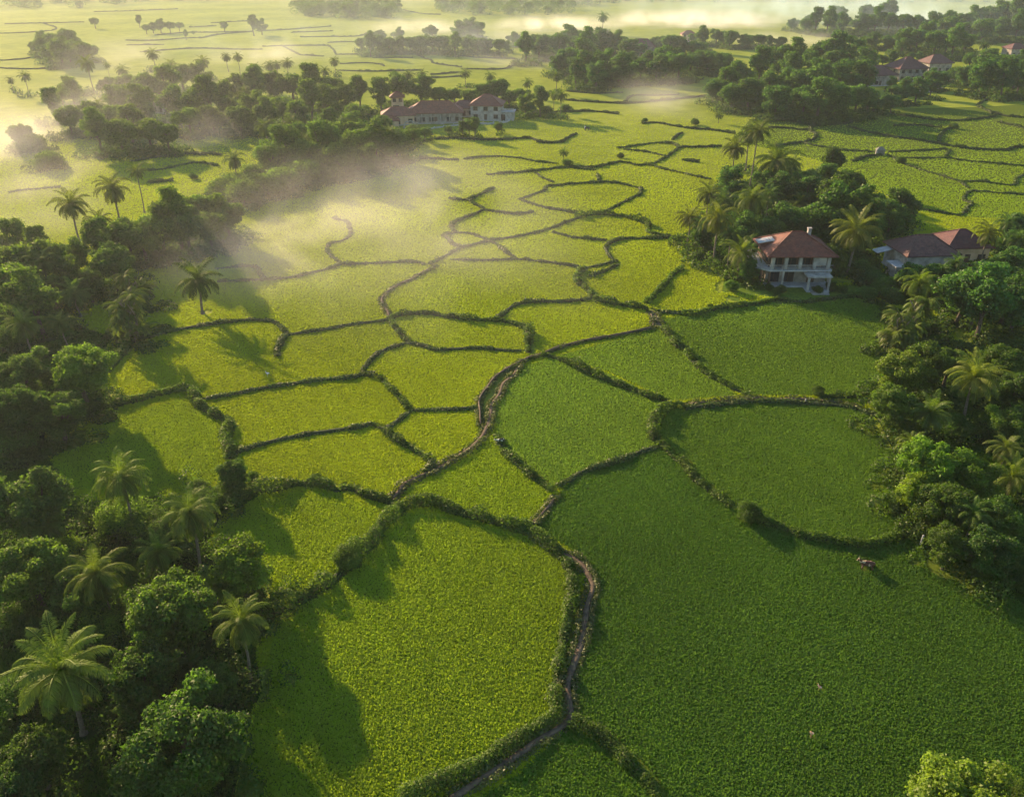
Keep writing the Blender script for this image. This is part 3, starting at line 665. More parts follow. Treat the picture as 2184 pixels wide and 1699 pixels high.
# --- trees one can tell apart: kind, x, y, width, tint, grove, label
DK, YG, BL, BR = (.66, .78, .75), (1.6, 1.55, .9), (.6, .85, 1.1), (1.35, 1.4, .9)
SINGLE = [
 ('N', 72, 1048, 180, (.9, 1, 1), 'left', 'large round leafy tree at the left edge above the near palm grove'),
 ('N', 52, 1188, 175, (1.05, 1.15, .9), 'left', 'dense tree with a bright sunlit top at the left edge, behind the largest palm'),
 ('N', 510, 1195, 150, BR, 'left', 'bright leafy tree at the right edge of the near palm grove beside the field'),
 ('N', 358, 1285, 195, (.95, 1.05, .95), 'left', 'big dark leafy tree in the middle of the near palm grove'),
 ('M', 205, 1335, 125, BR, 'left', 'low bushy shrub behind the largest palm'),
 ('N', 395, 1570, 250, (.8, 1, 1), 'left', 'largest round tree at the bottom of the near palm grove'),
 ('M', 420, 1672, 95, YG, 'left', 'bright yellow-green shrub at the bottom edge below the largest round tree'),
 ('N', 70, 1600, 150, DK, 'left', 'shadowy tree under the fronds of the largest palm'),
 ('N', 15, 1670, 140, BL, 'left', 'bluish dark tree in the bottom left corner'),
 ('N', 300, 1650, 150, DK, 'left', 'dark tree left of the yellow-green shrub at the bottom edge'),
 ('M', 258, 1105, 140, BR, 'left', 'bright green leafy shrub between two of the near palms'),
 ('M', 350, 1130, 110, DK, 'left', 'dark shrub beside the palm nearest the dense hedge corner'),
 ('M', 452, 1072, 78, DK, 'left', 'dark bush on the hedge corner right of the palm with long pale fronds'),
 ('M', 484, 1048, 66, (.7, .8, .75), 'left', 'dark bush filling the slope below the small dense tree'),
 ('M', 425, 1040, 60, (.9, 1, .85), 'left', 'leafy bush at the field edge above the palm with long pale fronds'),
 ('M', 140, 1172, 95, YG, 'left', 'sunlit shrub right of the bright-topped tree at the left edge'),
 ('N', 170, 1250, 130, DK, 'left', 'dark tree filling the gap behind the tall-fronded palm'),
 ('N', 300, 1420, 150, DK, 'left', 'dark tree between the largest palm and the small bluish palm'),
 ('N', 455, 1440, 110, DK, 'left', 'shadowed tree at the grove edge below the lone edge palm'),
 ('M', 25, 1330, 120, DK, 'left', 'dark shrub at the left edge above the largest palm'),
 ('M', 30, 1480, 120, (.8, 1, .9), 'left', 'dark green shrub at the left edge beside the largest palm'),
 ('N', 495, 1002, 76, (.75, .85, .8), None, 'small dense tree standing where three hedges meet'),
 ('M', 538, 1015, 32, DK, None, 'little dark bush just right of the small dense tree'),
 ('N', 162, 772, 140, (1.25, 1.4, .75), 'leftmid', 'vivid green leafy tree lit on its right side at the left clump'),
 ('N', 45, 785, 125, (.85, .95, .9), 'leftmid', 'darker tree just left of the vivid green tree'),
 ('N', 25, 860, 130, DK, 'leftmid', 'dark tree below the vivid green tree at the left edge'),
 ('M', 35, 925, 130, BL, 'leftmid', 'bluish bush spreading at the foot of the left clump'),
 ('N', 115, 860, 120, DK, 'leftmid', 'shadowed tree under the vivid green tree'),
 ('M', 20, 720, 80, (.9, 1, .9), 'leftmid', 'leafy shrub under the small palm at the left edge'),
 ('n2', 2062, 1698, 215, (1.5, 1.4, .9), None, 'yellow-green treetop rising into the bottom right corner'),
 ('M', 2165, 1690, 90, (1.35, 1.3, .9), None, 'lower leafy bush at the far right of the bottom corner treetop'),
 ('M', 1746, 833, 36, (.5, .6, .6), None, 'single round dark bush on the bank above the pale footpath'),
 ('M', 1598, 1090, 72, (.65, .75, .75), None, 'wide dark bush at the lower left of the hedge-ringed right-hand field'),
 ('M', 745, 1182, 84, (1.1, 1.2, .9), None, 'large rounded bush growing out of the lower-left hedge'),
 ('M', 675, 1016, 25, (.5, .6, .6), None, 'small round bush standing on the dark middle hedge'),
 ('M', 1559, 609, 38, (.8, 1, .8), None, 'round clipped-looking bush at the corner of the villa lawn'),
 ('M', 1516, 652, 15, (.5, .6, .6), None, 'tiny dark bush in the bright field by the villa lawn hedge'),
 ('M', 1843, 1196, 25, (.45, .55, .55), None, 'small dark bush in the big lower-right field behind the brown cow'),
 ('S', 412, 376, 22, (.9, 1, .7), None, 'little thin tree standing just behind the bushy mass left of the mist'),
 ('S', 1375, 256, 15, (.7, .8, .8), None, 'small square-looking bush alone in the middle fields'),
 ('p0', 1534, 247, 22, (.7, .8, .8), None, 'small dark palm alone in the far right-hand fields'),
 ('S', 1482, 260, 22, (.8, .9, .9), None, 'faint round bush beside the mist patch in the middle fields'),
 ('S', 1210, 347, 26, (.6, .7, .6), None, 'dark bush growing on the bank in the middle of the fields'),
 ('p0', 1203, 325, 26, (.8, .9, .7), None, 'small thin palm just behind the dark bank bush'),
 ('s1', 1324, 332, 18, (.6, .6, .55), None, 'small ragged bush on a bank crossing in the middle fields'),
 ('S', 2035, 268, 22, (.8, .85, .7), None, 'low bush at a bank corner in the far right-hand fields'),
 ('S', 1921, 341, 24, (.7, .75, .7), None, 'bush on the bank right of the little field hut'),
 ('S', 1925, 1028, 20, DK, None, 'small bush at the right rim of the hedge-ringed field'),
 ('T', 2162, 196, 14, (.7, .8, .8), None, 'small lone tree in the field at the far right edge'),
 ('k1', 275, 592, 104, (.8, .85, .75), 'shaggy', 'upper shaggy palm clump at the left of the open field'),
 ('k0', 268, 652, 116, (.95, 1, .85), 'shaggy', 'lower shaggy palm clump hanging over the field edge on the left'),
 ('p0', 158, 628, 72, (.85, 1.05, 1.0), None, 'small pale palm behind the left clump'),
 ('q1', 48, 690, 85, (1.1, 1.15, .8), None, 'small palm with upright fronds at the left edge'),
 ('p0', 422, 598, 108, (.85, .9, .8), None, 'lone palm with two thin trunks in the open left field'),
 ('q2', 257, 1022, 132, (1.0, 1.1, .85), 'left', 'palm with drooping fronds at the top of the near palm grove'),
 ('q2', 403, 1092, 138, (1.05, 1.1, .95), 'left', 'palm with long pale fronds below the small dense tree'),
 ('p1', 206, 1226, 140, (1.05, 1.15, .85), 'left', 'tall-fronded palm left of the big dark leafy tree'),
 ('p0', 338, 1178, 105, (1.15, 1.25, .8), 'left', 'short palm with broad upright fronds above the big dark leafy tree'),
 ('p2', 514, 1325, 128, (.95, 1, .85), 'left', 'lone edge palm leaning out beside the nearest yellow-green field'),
 ('q1', 133, 1430, 222, (1.15, 1.2, .8), 'left', 'largest palm, with huge fanning fronds at the lower left'),
 ('p0', 408, 1418, 72, BL, 'left', 'small bluish palm in the dark gap of the near palm grove'),
 ('p1', 151, 436, 82, (.95, .9, .7), None, 'palm standing alone in the hazy field on the far left'),
 ('q2', 239, 400, 84, (.9, .88, .7), None, 'thick-crowned tallest palm of the three in the hazy left field'),
 ('p3', 292, 366, 46, (.9, .9, .7), None, 'slender palm right of the thick-crowned one in the hazy left field'),
 ('q1', 2081, 803, 130, (1.2, 1.2, .9), 'right', 'large palm rising in the middle of the right-hand grove'),
 ('p0', 1985, 880, 95, (.85, 1.05, 1.1), 'right', 'bluish palm below the large palm of the right-hand grove'),
 ('p0', 2160, 1018, 100, (1.05, 1.15, .85), 'right', 'palm with upright fronds at the right edge below the large palm'),
 ('q2', 1962, 605, 84, (1.1, 1.15, .75), 'rightup', 'yellow-green palm in front of the white house with brown roof'),
 ('k0', 1960, 650, 95, (1.1, 1.15, .8), 'rightup', 'feathery palm clump below the yellow-green palm'),
 ('k1', 1925, 682, 105, (.9, .95, .75), 'rightup', 'shaggy palm clump at the top corner of the right-hand grove'),
 ('q2', 2109, 497, 72, (1.1, 1.1, .8), 'rightup', 'palm with drooping fronds right of the small red roof'),
 ('p1', 2148, 955, 84, (1.0, 1.05, .8), 'right', 'palm half hidden at the right edge just above the upright one'),
 ('q2', 1945, 948, 78, (.95, 1.05, .85), 'right', 'small drooping palm at the rim of the right-hand grove below the bluish palm'),
 ('q2', 2075, 1098, 86, (.9, 1.05, .85), 'right', 'palm in the lower middle of the right-hand grove among dark trees'),
 ('p1', 92, 1125, 96, (.9, 1, .85), 'left', 'palm poking up between the two large trees at the left edge'),
 ('q1', 455, 1252, 84, (.95, 1.1, .85), 'left', 'small palm between the big dark leafy tree and the bright tree by the field'),
 ('p0', 285, 1500, 92, (.8, .95, .85), 'left', 'shaded palm right of the largest palm'),
 ('p1', 128, 690, 62, (.85, .95, .8), 'leftmid', 'palm behind the vivid green tree at the left clump'),
 ('q2', 90, 560, 78, (.8, .85, .65), 'leftup', 'palm rising from the hazy dark trees at the left edge'),
 ('p1', 210, 470, 62, (.85, .88, .7), 'bushrow', 'short palm in front of the three palms in the hazy left field'),
 ('N', 1978, 760, 105, (.8, .85, .7), 'right', 'olive tree at the top of the right-hand grove'),
 ('N', 1925, 778, 115, (1.05, 1.05, .7), 'right', 'sunlit olive tree at the left rim of the right-hand grove'),
 ('N', 1912, 848, 105, (.95, 1.05, .75), 'right', 'leafy tree overhanging the field at the end of the pale footpath'),
 ('N', 1985, 975, 140, (1.15, 1.35, .75), 'right', 'bright green tree below the bluish palm'),
 ('N', 1958, 1035, 105, (1.45, 1.35, .6), 'right', 'yellow-tinged tree at the left rim of the right-hand grove'),
 ('N', 2062, 1005, 125, (.95, 1.1, .8), 'right', 'green tree right of the bright green one in the right-hand grove'),
 ('N', 2028, 1062, 125, DK, 'right', 'dark tree under the bright green tree of the right-hand grove'),
 ('N', 2130, 1095, 120, (.75, .95, .9), 'right', 'broad dark green tree at the right edge under the upright palm'),
 ('M', 1925, 1070, 80, DK, 'right', 'dark shrub at the right rim of the hedge-ringed field'),
 ('M', 1985, 1112, 90, (1.0, .95, .6), 'right', 'shrub with straw-coloured leaves near the lower tip of the right-hand grove'),
 ('N', 2030, 1150, 100, DK, 'right', 'shadowy tree at the lower tip of the right-hand grove'),
 ('N', 2112, 1165, 120, (.6, .8, .85), 'right', 'dark bluish tree low on the right edge'),
 ('M', 2165, 1200, 95, DK, 'right', 'dark shrub low on the right edge of the picture'),
 ('M', 2092, 1212, 75, DK, 'right', 'lowest dark shrub along the big lower-right field'),
 ('M', 2168, 1238, 70, DK, 'right', 'last dark shrub of the grove at the right edge of the big field'),
 ('N', 2142, 762, 95, (.8, .9, .75), 'right', 'olive-green tree at the right edge beside the large palm'),
 ('N', 2172, 815, 90, (.7, .85, .8), 'right', 'dark tree at the right edge below the olive-green one'),
 ('N', 2166, 890, 95, (.75, .85, .75), 'right', 'dark tree at the right edge level with the bluish palm'),
 ('M', 2035, 905, 85, (.6, .8, .9), 'right', 'bluish shrub under the trunk of the large palm'),
 ('M', 1915, 915, 85, (.95, 1, .75), 'right', 'leafy shrub at the grove rim right of the hedge-ringed field'),
 ('N', 2030, 760, 90, DK, 'right', 'dark tree left of the large palm crown'),
 ('N', 1820, 390 - 0, 74, (.6, .7, .7), 'villa', 'dark tree on the right shoulder of the villa grove'),
 ('C', 1777, 342, 62, (.7, .75, .7), 'villa', 'tall pointed tree at the back of the villa grove'),
 ('T', 1790, 400, 104, (.6, .72, .72), 'villa', 'largest round dark tree of the villa grove'),
 ('p2', 1568, 318, 62, (.9, .9, .75), 'villa', 'left one of the tall palms at the top of the villa grove'),
 ('p3', 1618, 283, 64, (.85, .85, .75), 'villa', 'tallest palm of the villa grove'),
 ('p2', 1598, 292, 54, (.8, .85, .75), 'villa', 'palm half hidden behind the tallest palm of the villa grove'),
 ('q1', 1657, 345, 100, (.95, 1, .8), 'villa', 'broad palm right of the tallest palm of the villa grove'),
 ('q2', 1532, 462, 92, (1.15, 1.05, .75), 'villa', 'golden palm at the left front of the villa grove'),
 ('p1', 1513, 416, 66, (.95, .9, .7), 'villa', 'palm at the left shoulder of the villa grove'),
 ('p1', 1472, 466, 62, (1.1, 1.05, .75), 'villa', 'outermost golden palm at the left tip of the villa grove'),
 ('q2', 1607, 424, 92, (.95, .95, .75), 'villa', 'palm with hanging fronds in the middle of the villa grove'),
 ('p0', 1704, 436, 48, (1.1, 1.1, .8), 'villa', 'small sunlit palm behind the villa roof'),
 ('p0', 1582, 538, 88, (1.2, 1.2, .85), 'villa', 'palm with shining fronds just left of the villa balcony'),
 ('q1', 1826, 495, 112, (1.2, 1.15, .8), 'villa', 'large golden palm right of the villa roof'),
 ('k0', 1785, 535, 76, (.95, 1, .75), 'villa', 'feathery palm clump touching the right side of the villa'),
]
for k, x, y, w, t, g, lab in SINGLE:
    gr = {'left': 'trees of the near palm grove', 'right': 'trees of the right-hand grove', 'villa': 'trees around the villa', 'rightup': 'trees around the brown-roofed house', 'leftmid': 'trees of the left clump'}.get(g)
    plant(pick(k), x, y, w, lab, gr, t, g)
# --- dense groves, whose trees nothing in the photo tells apart: (grove, label, palm label, tint, trees)
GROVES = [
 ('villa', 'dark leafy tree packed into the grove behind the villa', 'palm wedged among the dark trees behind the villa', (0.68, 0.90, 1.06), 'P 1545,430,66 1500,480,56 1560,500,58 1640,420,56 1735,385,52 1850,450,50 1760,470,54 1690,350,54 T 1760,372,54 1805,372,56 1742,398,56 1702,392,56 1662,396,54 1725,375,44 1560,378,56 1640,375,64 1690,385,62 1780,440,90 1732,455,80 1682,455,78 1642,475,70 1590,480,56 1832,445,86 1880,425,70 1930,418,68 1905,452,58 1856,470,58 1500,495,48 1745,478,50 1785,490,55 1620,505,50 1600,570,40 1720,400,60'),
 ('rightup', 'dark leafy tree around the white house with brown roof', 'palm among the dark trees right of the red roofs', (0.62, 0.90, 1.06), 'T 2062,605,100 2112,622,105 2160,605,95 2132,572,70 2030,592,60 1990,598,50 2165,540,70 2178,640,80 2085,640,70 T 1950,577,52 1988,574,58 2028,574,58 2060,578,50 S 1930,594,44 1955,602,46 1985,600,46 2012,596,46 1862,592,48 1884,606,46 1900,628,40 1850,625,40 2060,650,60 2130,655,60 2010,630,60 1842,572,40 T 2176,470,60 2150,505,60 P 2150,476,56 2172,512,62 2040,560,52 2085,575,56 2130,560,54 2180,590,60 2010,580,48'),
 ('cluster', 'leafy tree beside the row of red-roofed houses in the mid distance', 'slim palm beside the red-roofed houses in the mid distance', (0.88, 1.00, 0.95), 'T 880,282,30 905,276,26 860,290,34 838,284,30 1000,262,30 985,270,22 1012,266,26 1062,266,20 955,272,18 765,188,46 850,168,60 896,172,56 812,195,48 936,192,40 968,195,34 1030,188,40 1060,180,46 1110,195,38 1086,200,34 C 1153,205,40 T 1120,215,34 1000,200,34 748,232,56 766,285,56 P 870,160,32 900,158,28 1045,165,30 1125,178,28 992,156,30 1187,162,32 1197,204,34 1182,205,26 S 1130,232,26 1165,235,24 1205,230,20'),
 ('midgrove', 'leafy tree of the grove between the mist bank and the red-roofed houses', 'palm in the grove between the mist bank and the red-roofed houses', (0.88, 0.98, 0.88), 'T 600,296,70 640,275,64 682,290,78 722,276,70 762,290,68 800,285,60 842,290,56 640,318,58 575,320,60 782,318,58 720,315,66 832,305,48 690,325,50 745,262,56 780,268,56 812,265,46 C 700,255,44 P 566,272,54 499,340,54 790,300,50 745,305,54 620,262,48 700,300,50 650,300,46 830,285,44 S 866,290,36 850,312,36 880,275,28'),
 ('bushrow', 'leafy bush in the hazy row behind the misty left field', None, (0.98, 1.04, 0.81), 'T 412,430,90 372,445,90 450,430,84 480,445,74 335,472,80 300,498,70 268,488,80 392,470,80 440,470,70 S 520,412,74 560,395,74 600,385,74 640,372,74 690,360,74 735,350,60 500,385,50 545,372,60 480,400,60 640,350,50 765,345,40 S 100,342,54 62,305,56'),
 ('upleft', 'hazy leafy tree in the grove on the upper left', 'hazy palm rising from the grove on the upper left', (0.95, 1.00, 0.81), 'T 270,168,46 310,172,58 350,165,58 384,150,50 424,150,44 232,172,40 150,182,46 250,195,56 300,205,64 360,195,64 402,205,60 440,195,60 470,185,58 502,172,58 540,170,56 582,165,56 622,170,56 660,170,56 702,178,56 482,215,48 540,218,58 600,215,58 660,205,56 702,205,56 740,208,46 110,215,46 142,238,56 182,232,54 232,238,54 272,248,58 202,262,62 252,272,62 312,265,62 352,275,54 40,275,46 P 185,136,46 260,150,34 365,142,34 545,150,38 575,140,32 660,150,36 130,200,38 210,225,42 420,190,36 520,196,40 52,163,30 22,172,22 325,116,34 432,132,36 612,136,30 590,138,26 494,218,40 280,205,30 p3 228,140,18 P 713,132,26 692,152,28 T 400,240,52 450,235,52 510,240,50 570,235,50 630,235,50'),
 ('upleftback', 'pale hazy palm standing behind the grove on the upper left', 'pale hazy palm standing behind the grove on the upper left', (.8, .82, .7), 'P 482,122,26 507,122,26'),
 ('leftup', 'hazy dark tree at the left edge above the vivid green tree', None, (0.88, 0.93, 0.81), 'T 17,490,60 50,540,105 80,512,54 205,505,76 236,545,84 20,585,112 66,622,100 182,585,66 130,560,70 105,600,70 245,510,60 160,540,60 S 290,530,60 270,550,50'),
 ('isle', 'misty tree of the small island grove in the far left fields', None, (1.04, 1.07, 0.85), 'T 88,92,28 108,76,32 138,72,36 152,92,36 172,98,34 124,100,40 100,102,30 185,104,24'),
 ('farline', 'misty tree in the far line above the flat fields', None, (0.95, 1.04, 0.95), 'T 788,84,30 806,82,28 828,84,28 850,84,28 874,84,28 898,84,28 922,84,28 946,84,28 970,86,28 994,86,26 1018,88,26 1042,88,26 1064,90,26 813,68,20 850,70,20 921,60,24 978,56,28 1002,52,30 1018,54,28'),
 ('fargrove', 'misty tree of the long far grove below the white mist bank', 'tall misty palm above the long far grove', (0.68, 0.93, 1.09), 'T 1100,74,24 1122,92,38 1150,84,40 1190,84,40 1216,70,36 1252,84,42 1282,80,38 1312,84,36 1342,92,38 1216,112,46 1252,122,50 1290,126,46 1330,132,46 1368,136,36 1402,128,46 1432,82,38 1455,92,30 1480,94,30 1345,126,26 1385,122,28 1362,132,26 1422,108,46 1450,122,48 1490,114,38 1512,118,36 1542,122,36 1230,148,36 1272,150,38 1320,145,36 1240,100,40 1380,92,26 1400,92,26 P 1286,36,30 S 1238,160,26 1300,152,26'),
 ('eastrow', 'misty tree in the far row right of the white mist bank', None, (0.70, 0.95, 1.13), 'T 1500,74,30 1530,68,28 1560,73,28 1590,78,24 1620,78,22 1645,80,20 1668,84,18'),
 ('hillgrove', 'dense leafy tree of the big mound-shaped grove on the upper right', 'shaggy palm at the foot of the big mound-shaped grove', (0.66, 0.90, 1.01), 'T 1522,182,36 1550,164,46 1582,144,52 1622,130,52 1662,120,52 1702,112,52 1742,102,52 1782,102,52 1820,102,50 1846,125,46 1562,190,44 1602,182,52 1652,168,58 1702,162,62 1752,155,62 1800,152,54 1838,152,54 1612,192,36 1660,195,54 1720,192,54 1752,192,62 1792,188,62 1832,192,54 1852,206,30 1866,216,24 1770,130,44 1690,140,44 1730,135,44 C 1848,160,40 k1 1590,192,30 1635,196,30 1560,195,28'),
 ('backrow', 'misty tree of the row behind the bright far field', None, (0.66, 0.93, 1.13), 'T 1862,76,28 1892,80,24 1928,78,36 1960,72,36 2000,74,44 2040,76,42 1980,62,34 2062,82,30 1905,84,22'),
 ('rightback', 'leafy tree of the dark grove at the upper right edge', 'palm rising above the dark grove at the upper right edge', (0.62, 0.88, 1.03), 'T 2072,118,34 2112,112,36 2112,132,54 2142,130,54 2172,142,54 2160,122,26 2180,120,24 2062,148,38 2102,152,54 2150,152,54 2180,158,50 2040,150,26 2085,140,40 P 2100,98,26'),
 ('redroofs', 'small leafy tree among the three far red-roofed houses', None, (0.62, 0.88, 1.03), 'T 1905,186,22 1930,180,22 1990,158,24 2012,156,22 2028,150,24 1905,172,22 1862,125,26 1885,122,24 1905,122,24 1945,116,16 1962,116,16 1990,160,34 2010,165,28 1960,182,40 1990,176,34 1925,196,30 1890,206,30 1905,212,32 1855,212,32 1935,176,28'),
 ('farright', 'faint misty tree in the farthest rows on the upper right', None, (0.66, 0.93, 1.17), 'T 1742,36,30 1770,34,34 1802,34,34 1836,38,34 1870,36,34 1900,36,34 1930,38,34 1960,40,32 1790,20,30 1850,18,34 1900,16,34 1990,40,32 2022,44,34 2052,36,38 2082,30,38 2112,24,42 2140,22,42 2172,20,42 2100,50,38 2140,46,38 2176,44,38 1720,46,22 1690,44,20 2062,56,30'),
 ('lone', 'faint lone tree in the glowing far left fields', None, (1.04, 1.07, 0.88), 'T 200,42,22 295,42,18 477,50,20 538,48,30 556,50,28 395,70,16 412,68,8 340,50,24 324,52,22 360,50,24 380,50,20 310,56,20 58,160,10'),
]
FARG = ('farline', 'fargrove', 'eastrow', 'backrow', 'farright', 'isle', 'hillgrove')
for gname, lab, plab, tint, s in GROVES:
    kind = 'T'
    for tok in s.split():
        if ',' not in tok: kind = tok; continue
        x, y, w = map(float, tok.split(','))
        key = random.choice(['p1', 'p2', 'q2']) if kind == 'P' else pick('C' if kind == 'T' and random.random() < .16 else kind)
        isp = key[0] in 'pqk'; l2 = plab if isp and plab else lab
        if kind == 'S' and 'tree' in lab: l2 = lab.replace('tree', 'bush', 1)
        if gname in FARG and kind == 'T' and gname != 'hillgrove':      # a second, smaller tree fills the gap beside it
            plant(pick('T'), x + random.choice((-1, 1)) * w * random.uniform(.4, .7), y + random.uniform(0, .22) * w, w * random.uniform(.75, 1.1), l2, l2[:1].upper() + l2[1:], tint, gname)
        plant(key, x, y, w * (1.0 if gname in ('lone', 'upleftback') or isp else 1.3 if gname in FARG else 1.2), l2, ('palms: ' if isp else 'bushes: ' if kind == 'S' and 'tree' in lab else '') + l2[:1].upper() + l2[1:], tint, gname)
# --- undergrowth: low leafy cover on the ground under each grove
UG = {'left': (2.8, 'dark undergrowth filling the floor of the near palm grove'), 'right': (2.6, 'dark undergrowth under the right-hand grove'), 'villa': (2.2, 'undergrowth beneath the villa grove'),
      'rightup': (1.5, 'undergrowth round the brown-roofed house'), 'leftmid': (1.6, 'shadowy undergrowth under the left clump'), 'leftup': (2.4, 'hazy undergrowth at the left edge'), 'bushrow': (2.2, 'undergrowth along the hazy bush row'),
      'midgrove': (2.6, 'undergrowth of the grove by the mist bank'), 'cluster': (2.2, 'undergrowth round the mid-distance houses'), 'upleft': (3, 'hazy undergrowth of the upper left grove'), 'shaggy': (1.0, 'undergrowth at the foot of the shaggy palms'),
      'isle': (3, 'misty undergrowth of the island grove'), 'farline': (3.5, 'misty undergrowth of the far tree line'), 'fargrove': (3.5, 'misty undergrowth of the long far grove'), 'eastrow': (3, 'misty undergrowth of the far tree row'),
      'hillgrove': (3.5, 'undergrowth of the mound-shaped grove'), 'backrow': (3.5, 'misty undergrowth of the back row'), 'rightback': (3, 'undergrowth of the upper right grove'), 'redroofs': (1.3, 'garden undergrowth round the far red-roofed houses'), 'farright': (4, 'faint undergrowth of the farthest rows')}
def undergrowth():
    for g, (hh, lab) in UG.items():
        P3, NR, S = [], [], []
        for (x, y, r) in BASES.get(g, []):
            px = mpp(Vector((x, y, 0))) * 2.13; ls = float(np.clip(px * 2.6, .26, .75))
            rr = r * 1.25; nl = max(5, int(rr * rr * .5))
            for _ in range(nl):
                a, q = random.uniform(0, 6.28), rr * math.sqrt(random.random()); cx, cy = x + math.cos(a) * q, y + math.sin(a) * q; lr = random.uniform(.8, 1.5) * (.7 + .12 * rr)
                occupy((cx, cy), lr * .7)
                n = int(3.4 * lr * lr / (ls * ls * .4)); d = unit(rng.normal(size=(n, 3))); d[:, 2] = np.abs(d[:, 2])
                P3.append(np.array([cx, cy, .05]) + d * np.array([lr, lr, hh * random.uniform(.5, 1.1)]) * rng.uniform(.75, 1.05, (n, 1))); NR.append(d + rng.normal(size=(n, 3)) * .5); S.append(ls * rng.uniform(.6, 1.4, n))
        if not P3: continue
        me = cover('undergrowth', [(np.concatenate(P3), np.concatenate(NR), np.concatenate(S))], 'leaf', .35)
        o = link('undergrowth', me); o['kind'] = 'stuff'; o['label'] = lab; o.color = (.55, .66, .62, 1)
undergrowth()
# --- shaded, leaf-strewn floor of the groves
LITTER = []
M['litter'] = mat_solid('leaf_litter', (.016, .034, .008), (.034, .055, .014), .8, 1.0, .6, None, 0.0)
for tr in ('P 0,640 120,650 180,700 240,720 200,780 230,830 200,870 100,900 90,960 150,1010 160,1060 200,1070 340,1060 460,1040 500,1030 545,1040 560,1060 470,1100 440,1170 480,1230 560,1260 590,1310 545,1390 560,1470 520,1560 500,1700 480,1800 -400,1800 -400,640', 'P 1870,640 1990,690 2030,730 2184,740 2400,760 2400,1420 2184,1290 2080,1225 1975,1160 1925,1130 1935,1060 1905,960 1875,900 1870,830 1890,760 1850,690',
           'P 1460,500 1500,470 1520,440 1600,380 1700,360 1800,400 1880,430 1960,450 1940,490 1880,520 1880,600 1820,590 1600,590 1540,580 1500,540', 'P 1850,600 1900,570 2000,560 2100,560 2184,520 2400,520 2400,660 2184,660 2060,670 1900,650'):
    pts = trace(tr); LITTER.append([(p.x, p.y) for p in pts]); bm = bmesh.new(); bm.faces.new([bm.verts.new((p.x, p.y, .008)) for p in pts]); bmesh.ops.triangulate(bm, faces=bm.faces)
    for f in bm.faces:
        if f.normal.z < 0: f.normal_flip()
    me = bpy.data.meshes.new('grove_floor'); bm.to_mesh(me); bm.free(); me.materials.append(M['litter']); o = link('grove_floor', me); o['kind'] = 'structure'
# --- far woods that read as one mass
def wood(label, poly, n, r, tint):
    P3, NR, S = [], [], []; pts = trace(poly); ymin, ymax = min(p.y for p in pts), max(p.y for p in pts); xmin, xmax = min(p.x for p in pts), max(p.x for p in pts); pl = [(p.x, p.y) for p in pts]
    k = 0
    while k < n:
        x, y = random.uniform(xmin, xmax), random.uniform(ymin, ymax)
        if not inpoly(np.array([x]), np.array([y]), pl)[0]: continue
        k += 1; lr = r * random.uniform(.6, 1.25); m_ = 520; d = unit(rng.normal(size=(m_, 3))); d[:, 2] = np.abs(d[:, 2]) * 1.1 - .25
        hz = random.uniform(3.5, 8.5)
        P3.append(np.array([x, y, hz]) + d * lr * rng.uniform(.75, 1.05, (m_, 1)) * np.array([1, 1, .9])); NR.append(d + rng.normal(size=(m_, 3)) * .5); S.append(rng.uniform(.6, 1.3, m_))
        m2 = 90; d = unit(rng.normal(size=(m2, 3))); P3.append(np.array([x, y, hz * .4]) + d * np.array([lr * .8, lr * .8, hz * .4])); NR.append(d); S.append(rng.uniform(.9, 1.6, m2))
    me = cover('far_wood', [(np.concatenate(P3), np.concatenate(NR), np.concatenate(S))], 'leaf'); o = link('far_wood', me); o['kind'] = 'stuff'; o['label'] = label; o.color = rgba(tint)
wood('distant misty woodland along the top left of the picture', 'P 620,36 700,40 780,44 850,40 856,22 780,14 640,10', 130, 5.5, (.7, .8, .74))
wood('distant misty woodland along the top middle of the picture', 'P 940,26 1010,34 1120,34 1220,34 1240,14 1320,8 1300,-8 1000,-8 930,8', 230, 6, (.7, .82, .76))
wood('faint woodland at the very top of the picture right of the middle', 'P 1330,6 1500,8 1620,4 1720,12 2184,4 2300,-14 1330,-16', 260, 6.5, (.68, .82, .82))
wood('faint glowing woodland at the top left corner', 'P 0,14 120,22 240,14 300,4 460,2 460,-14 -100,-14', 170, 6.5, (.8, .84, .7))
# ---------------------------------------------------------------- houses
def hip(w, d, z, rise, over, ridge=.35, thick=.16, x0=0.0, y0=0.0):
    """hipped roof over a w x d plan whose ridge takes the share `ridge` of the longer side"""
    b = MB(); X, Y = w / 2 + over, d / 2 + over
    rx, ry = ((w * ridge / 2, 0) if w >= d else (0, d * ridge / 2))
    def P(x, y, zz): return (x0 + x, y0 + y, zz)
    e = [(-X, -Y), (X, -Y), (X, Y), (-X, Y)]; a, c = (P(-rx, -ry, z + rise), P(rx, ry, z + rise))
    E = [P(q[0], q[1], z) for q in e]; B = [P(q[0], q[1], z - thick) for q in e]
    if w >= d: b.poly(E[0], E[1], c, a).poly(E[1], E[2], c).poly(E[2], E[3], a, c).poly(E[3], E[0], a)
    else: b.poly(E[0], E[1], a).poly(E[1], E[2], c, a).poly(E[2], E[3], c).poly(E[3], E[0], a, c)
    for k in range(4): b.poly(B[k], B[(k+1) % 4], E[(k+1) % 4], E[k])
    b.poly(*B[::-1]); return b, E, a, c
def ridge_caps(E, a, c, parent, mat, wide):
    b = MB(); up = Vector((0, 0, .03))
    for s, t in ((E[0], a), (E[3], a), (E[1], c), (E[2], c)) if wide else ((E[0], a), (E[1], a), (E[2], c), (E[3], c)): b.tube([Vector(s) + up, Vector(t) + up], .11, 6)
    b.tube([Vector(a) + up, Vector(c) + up], .12, 6); return b.build('ridge_cap', mat, parent)
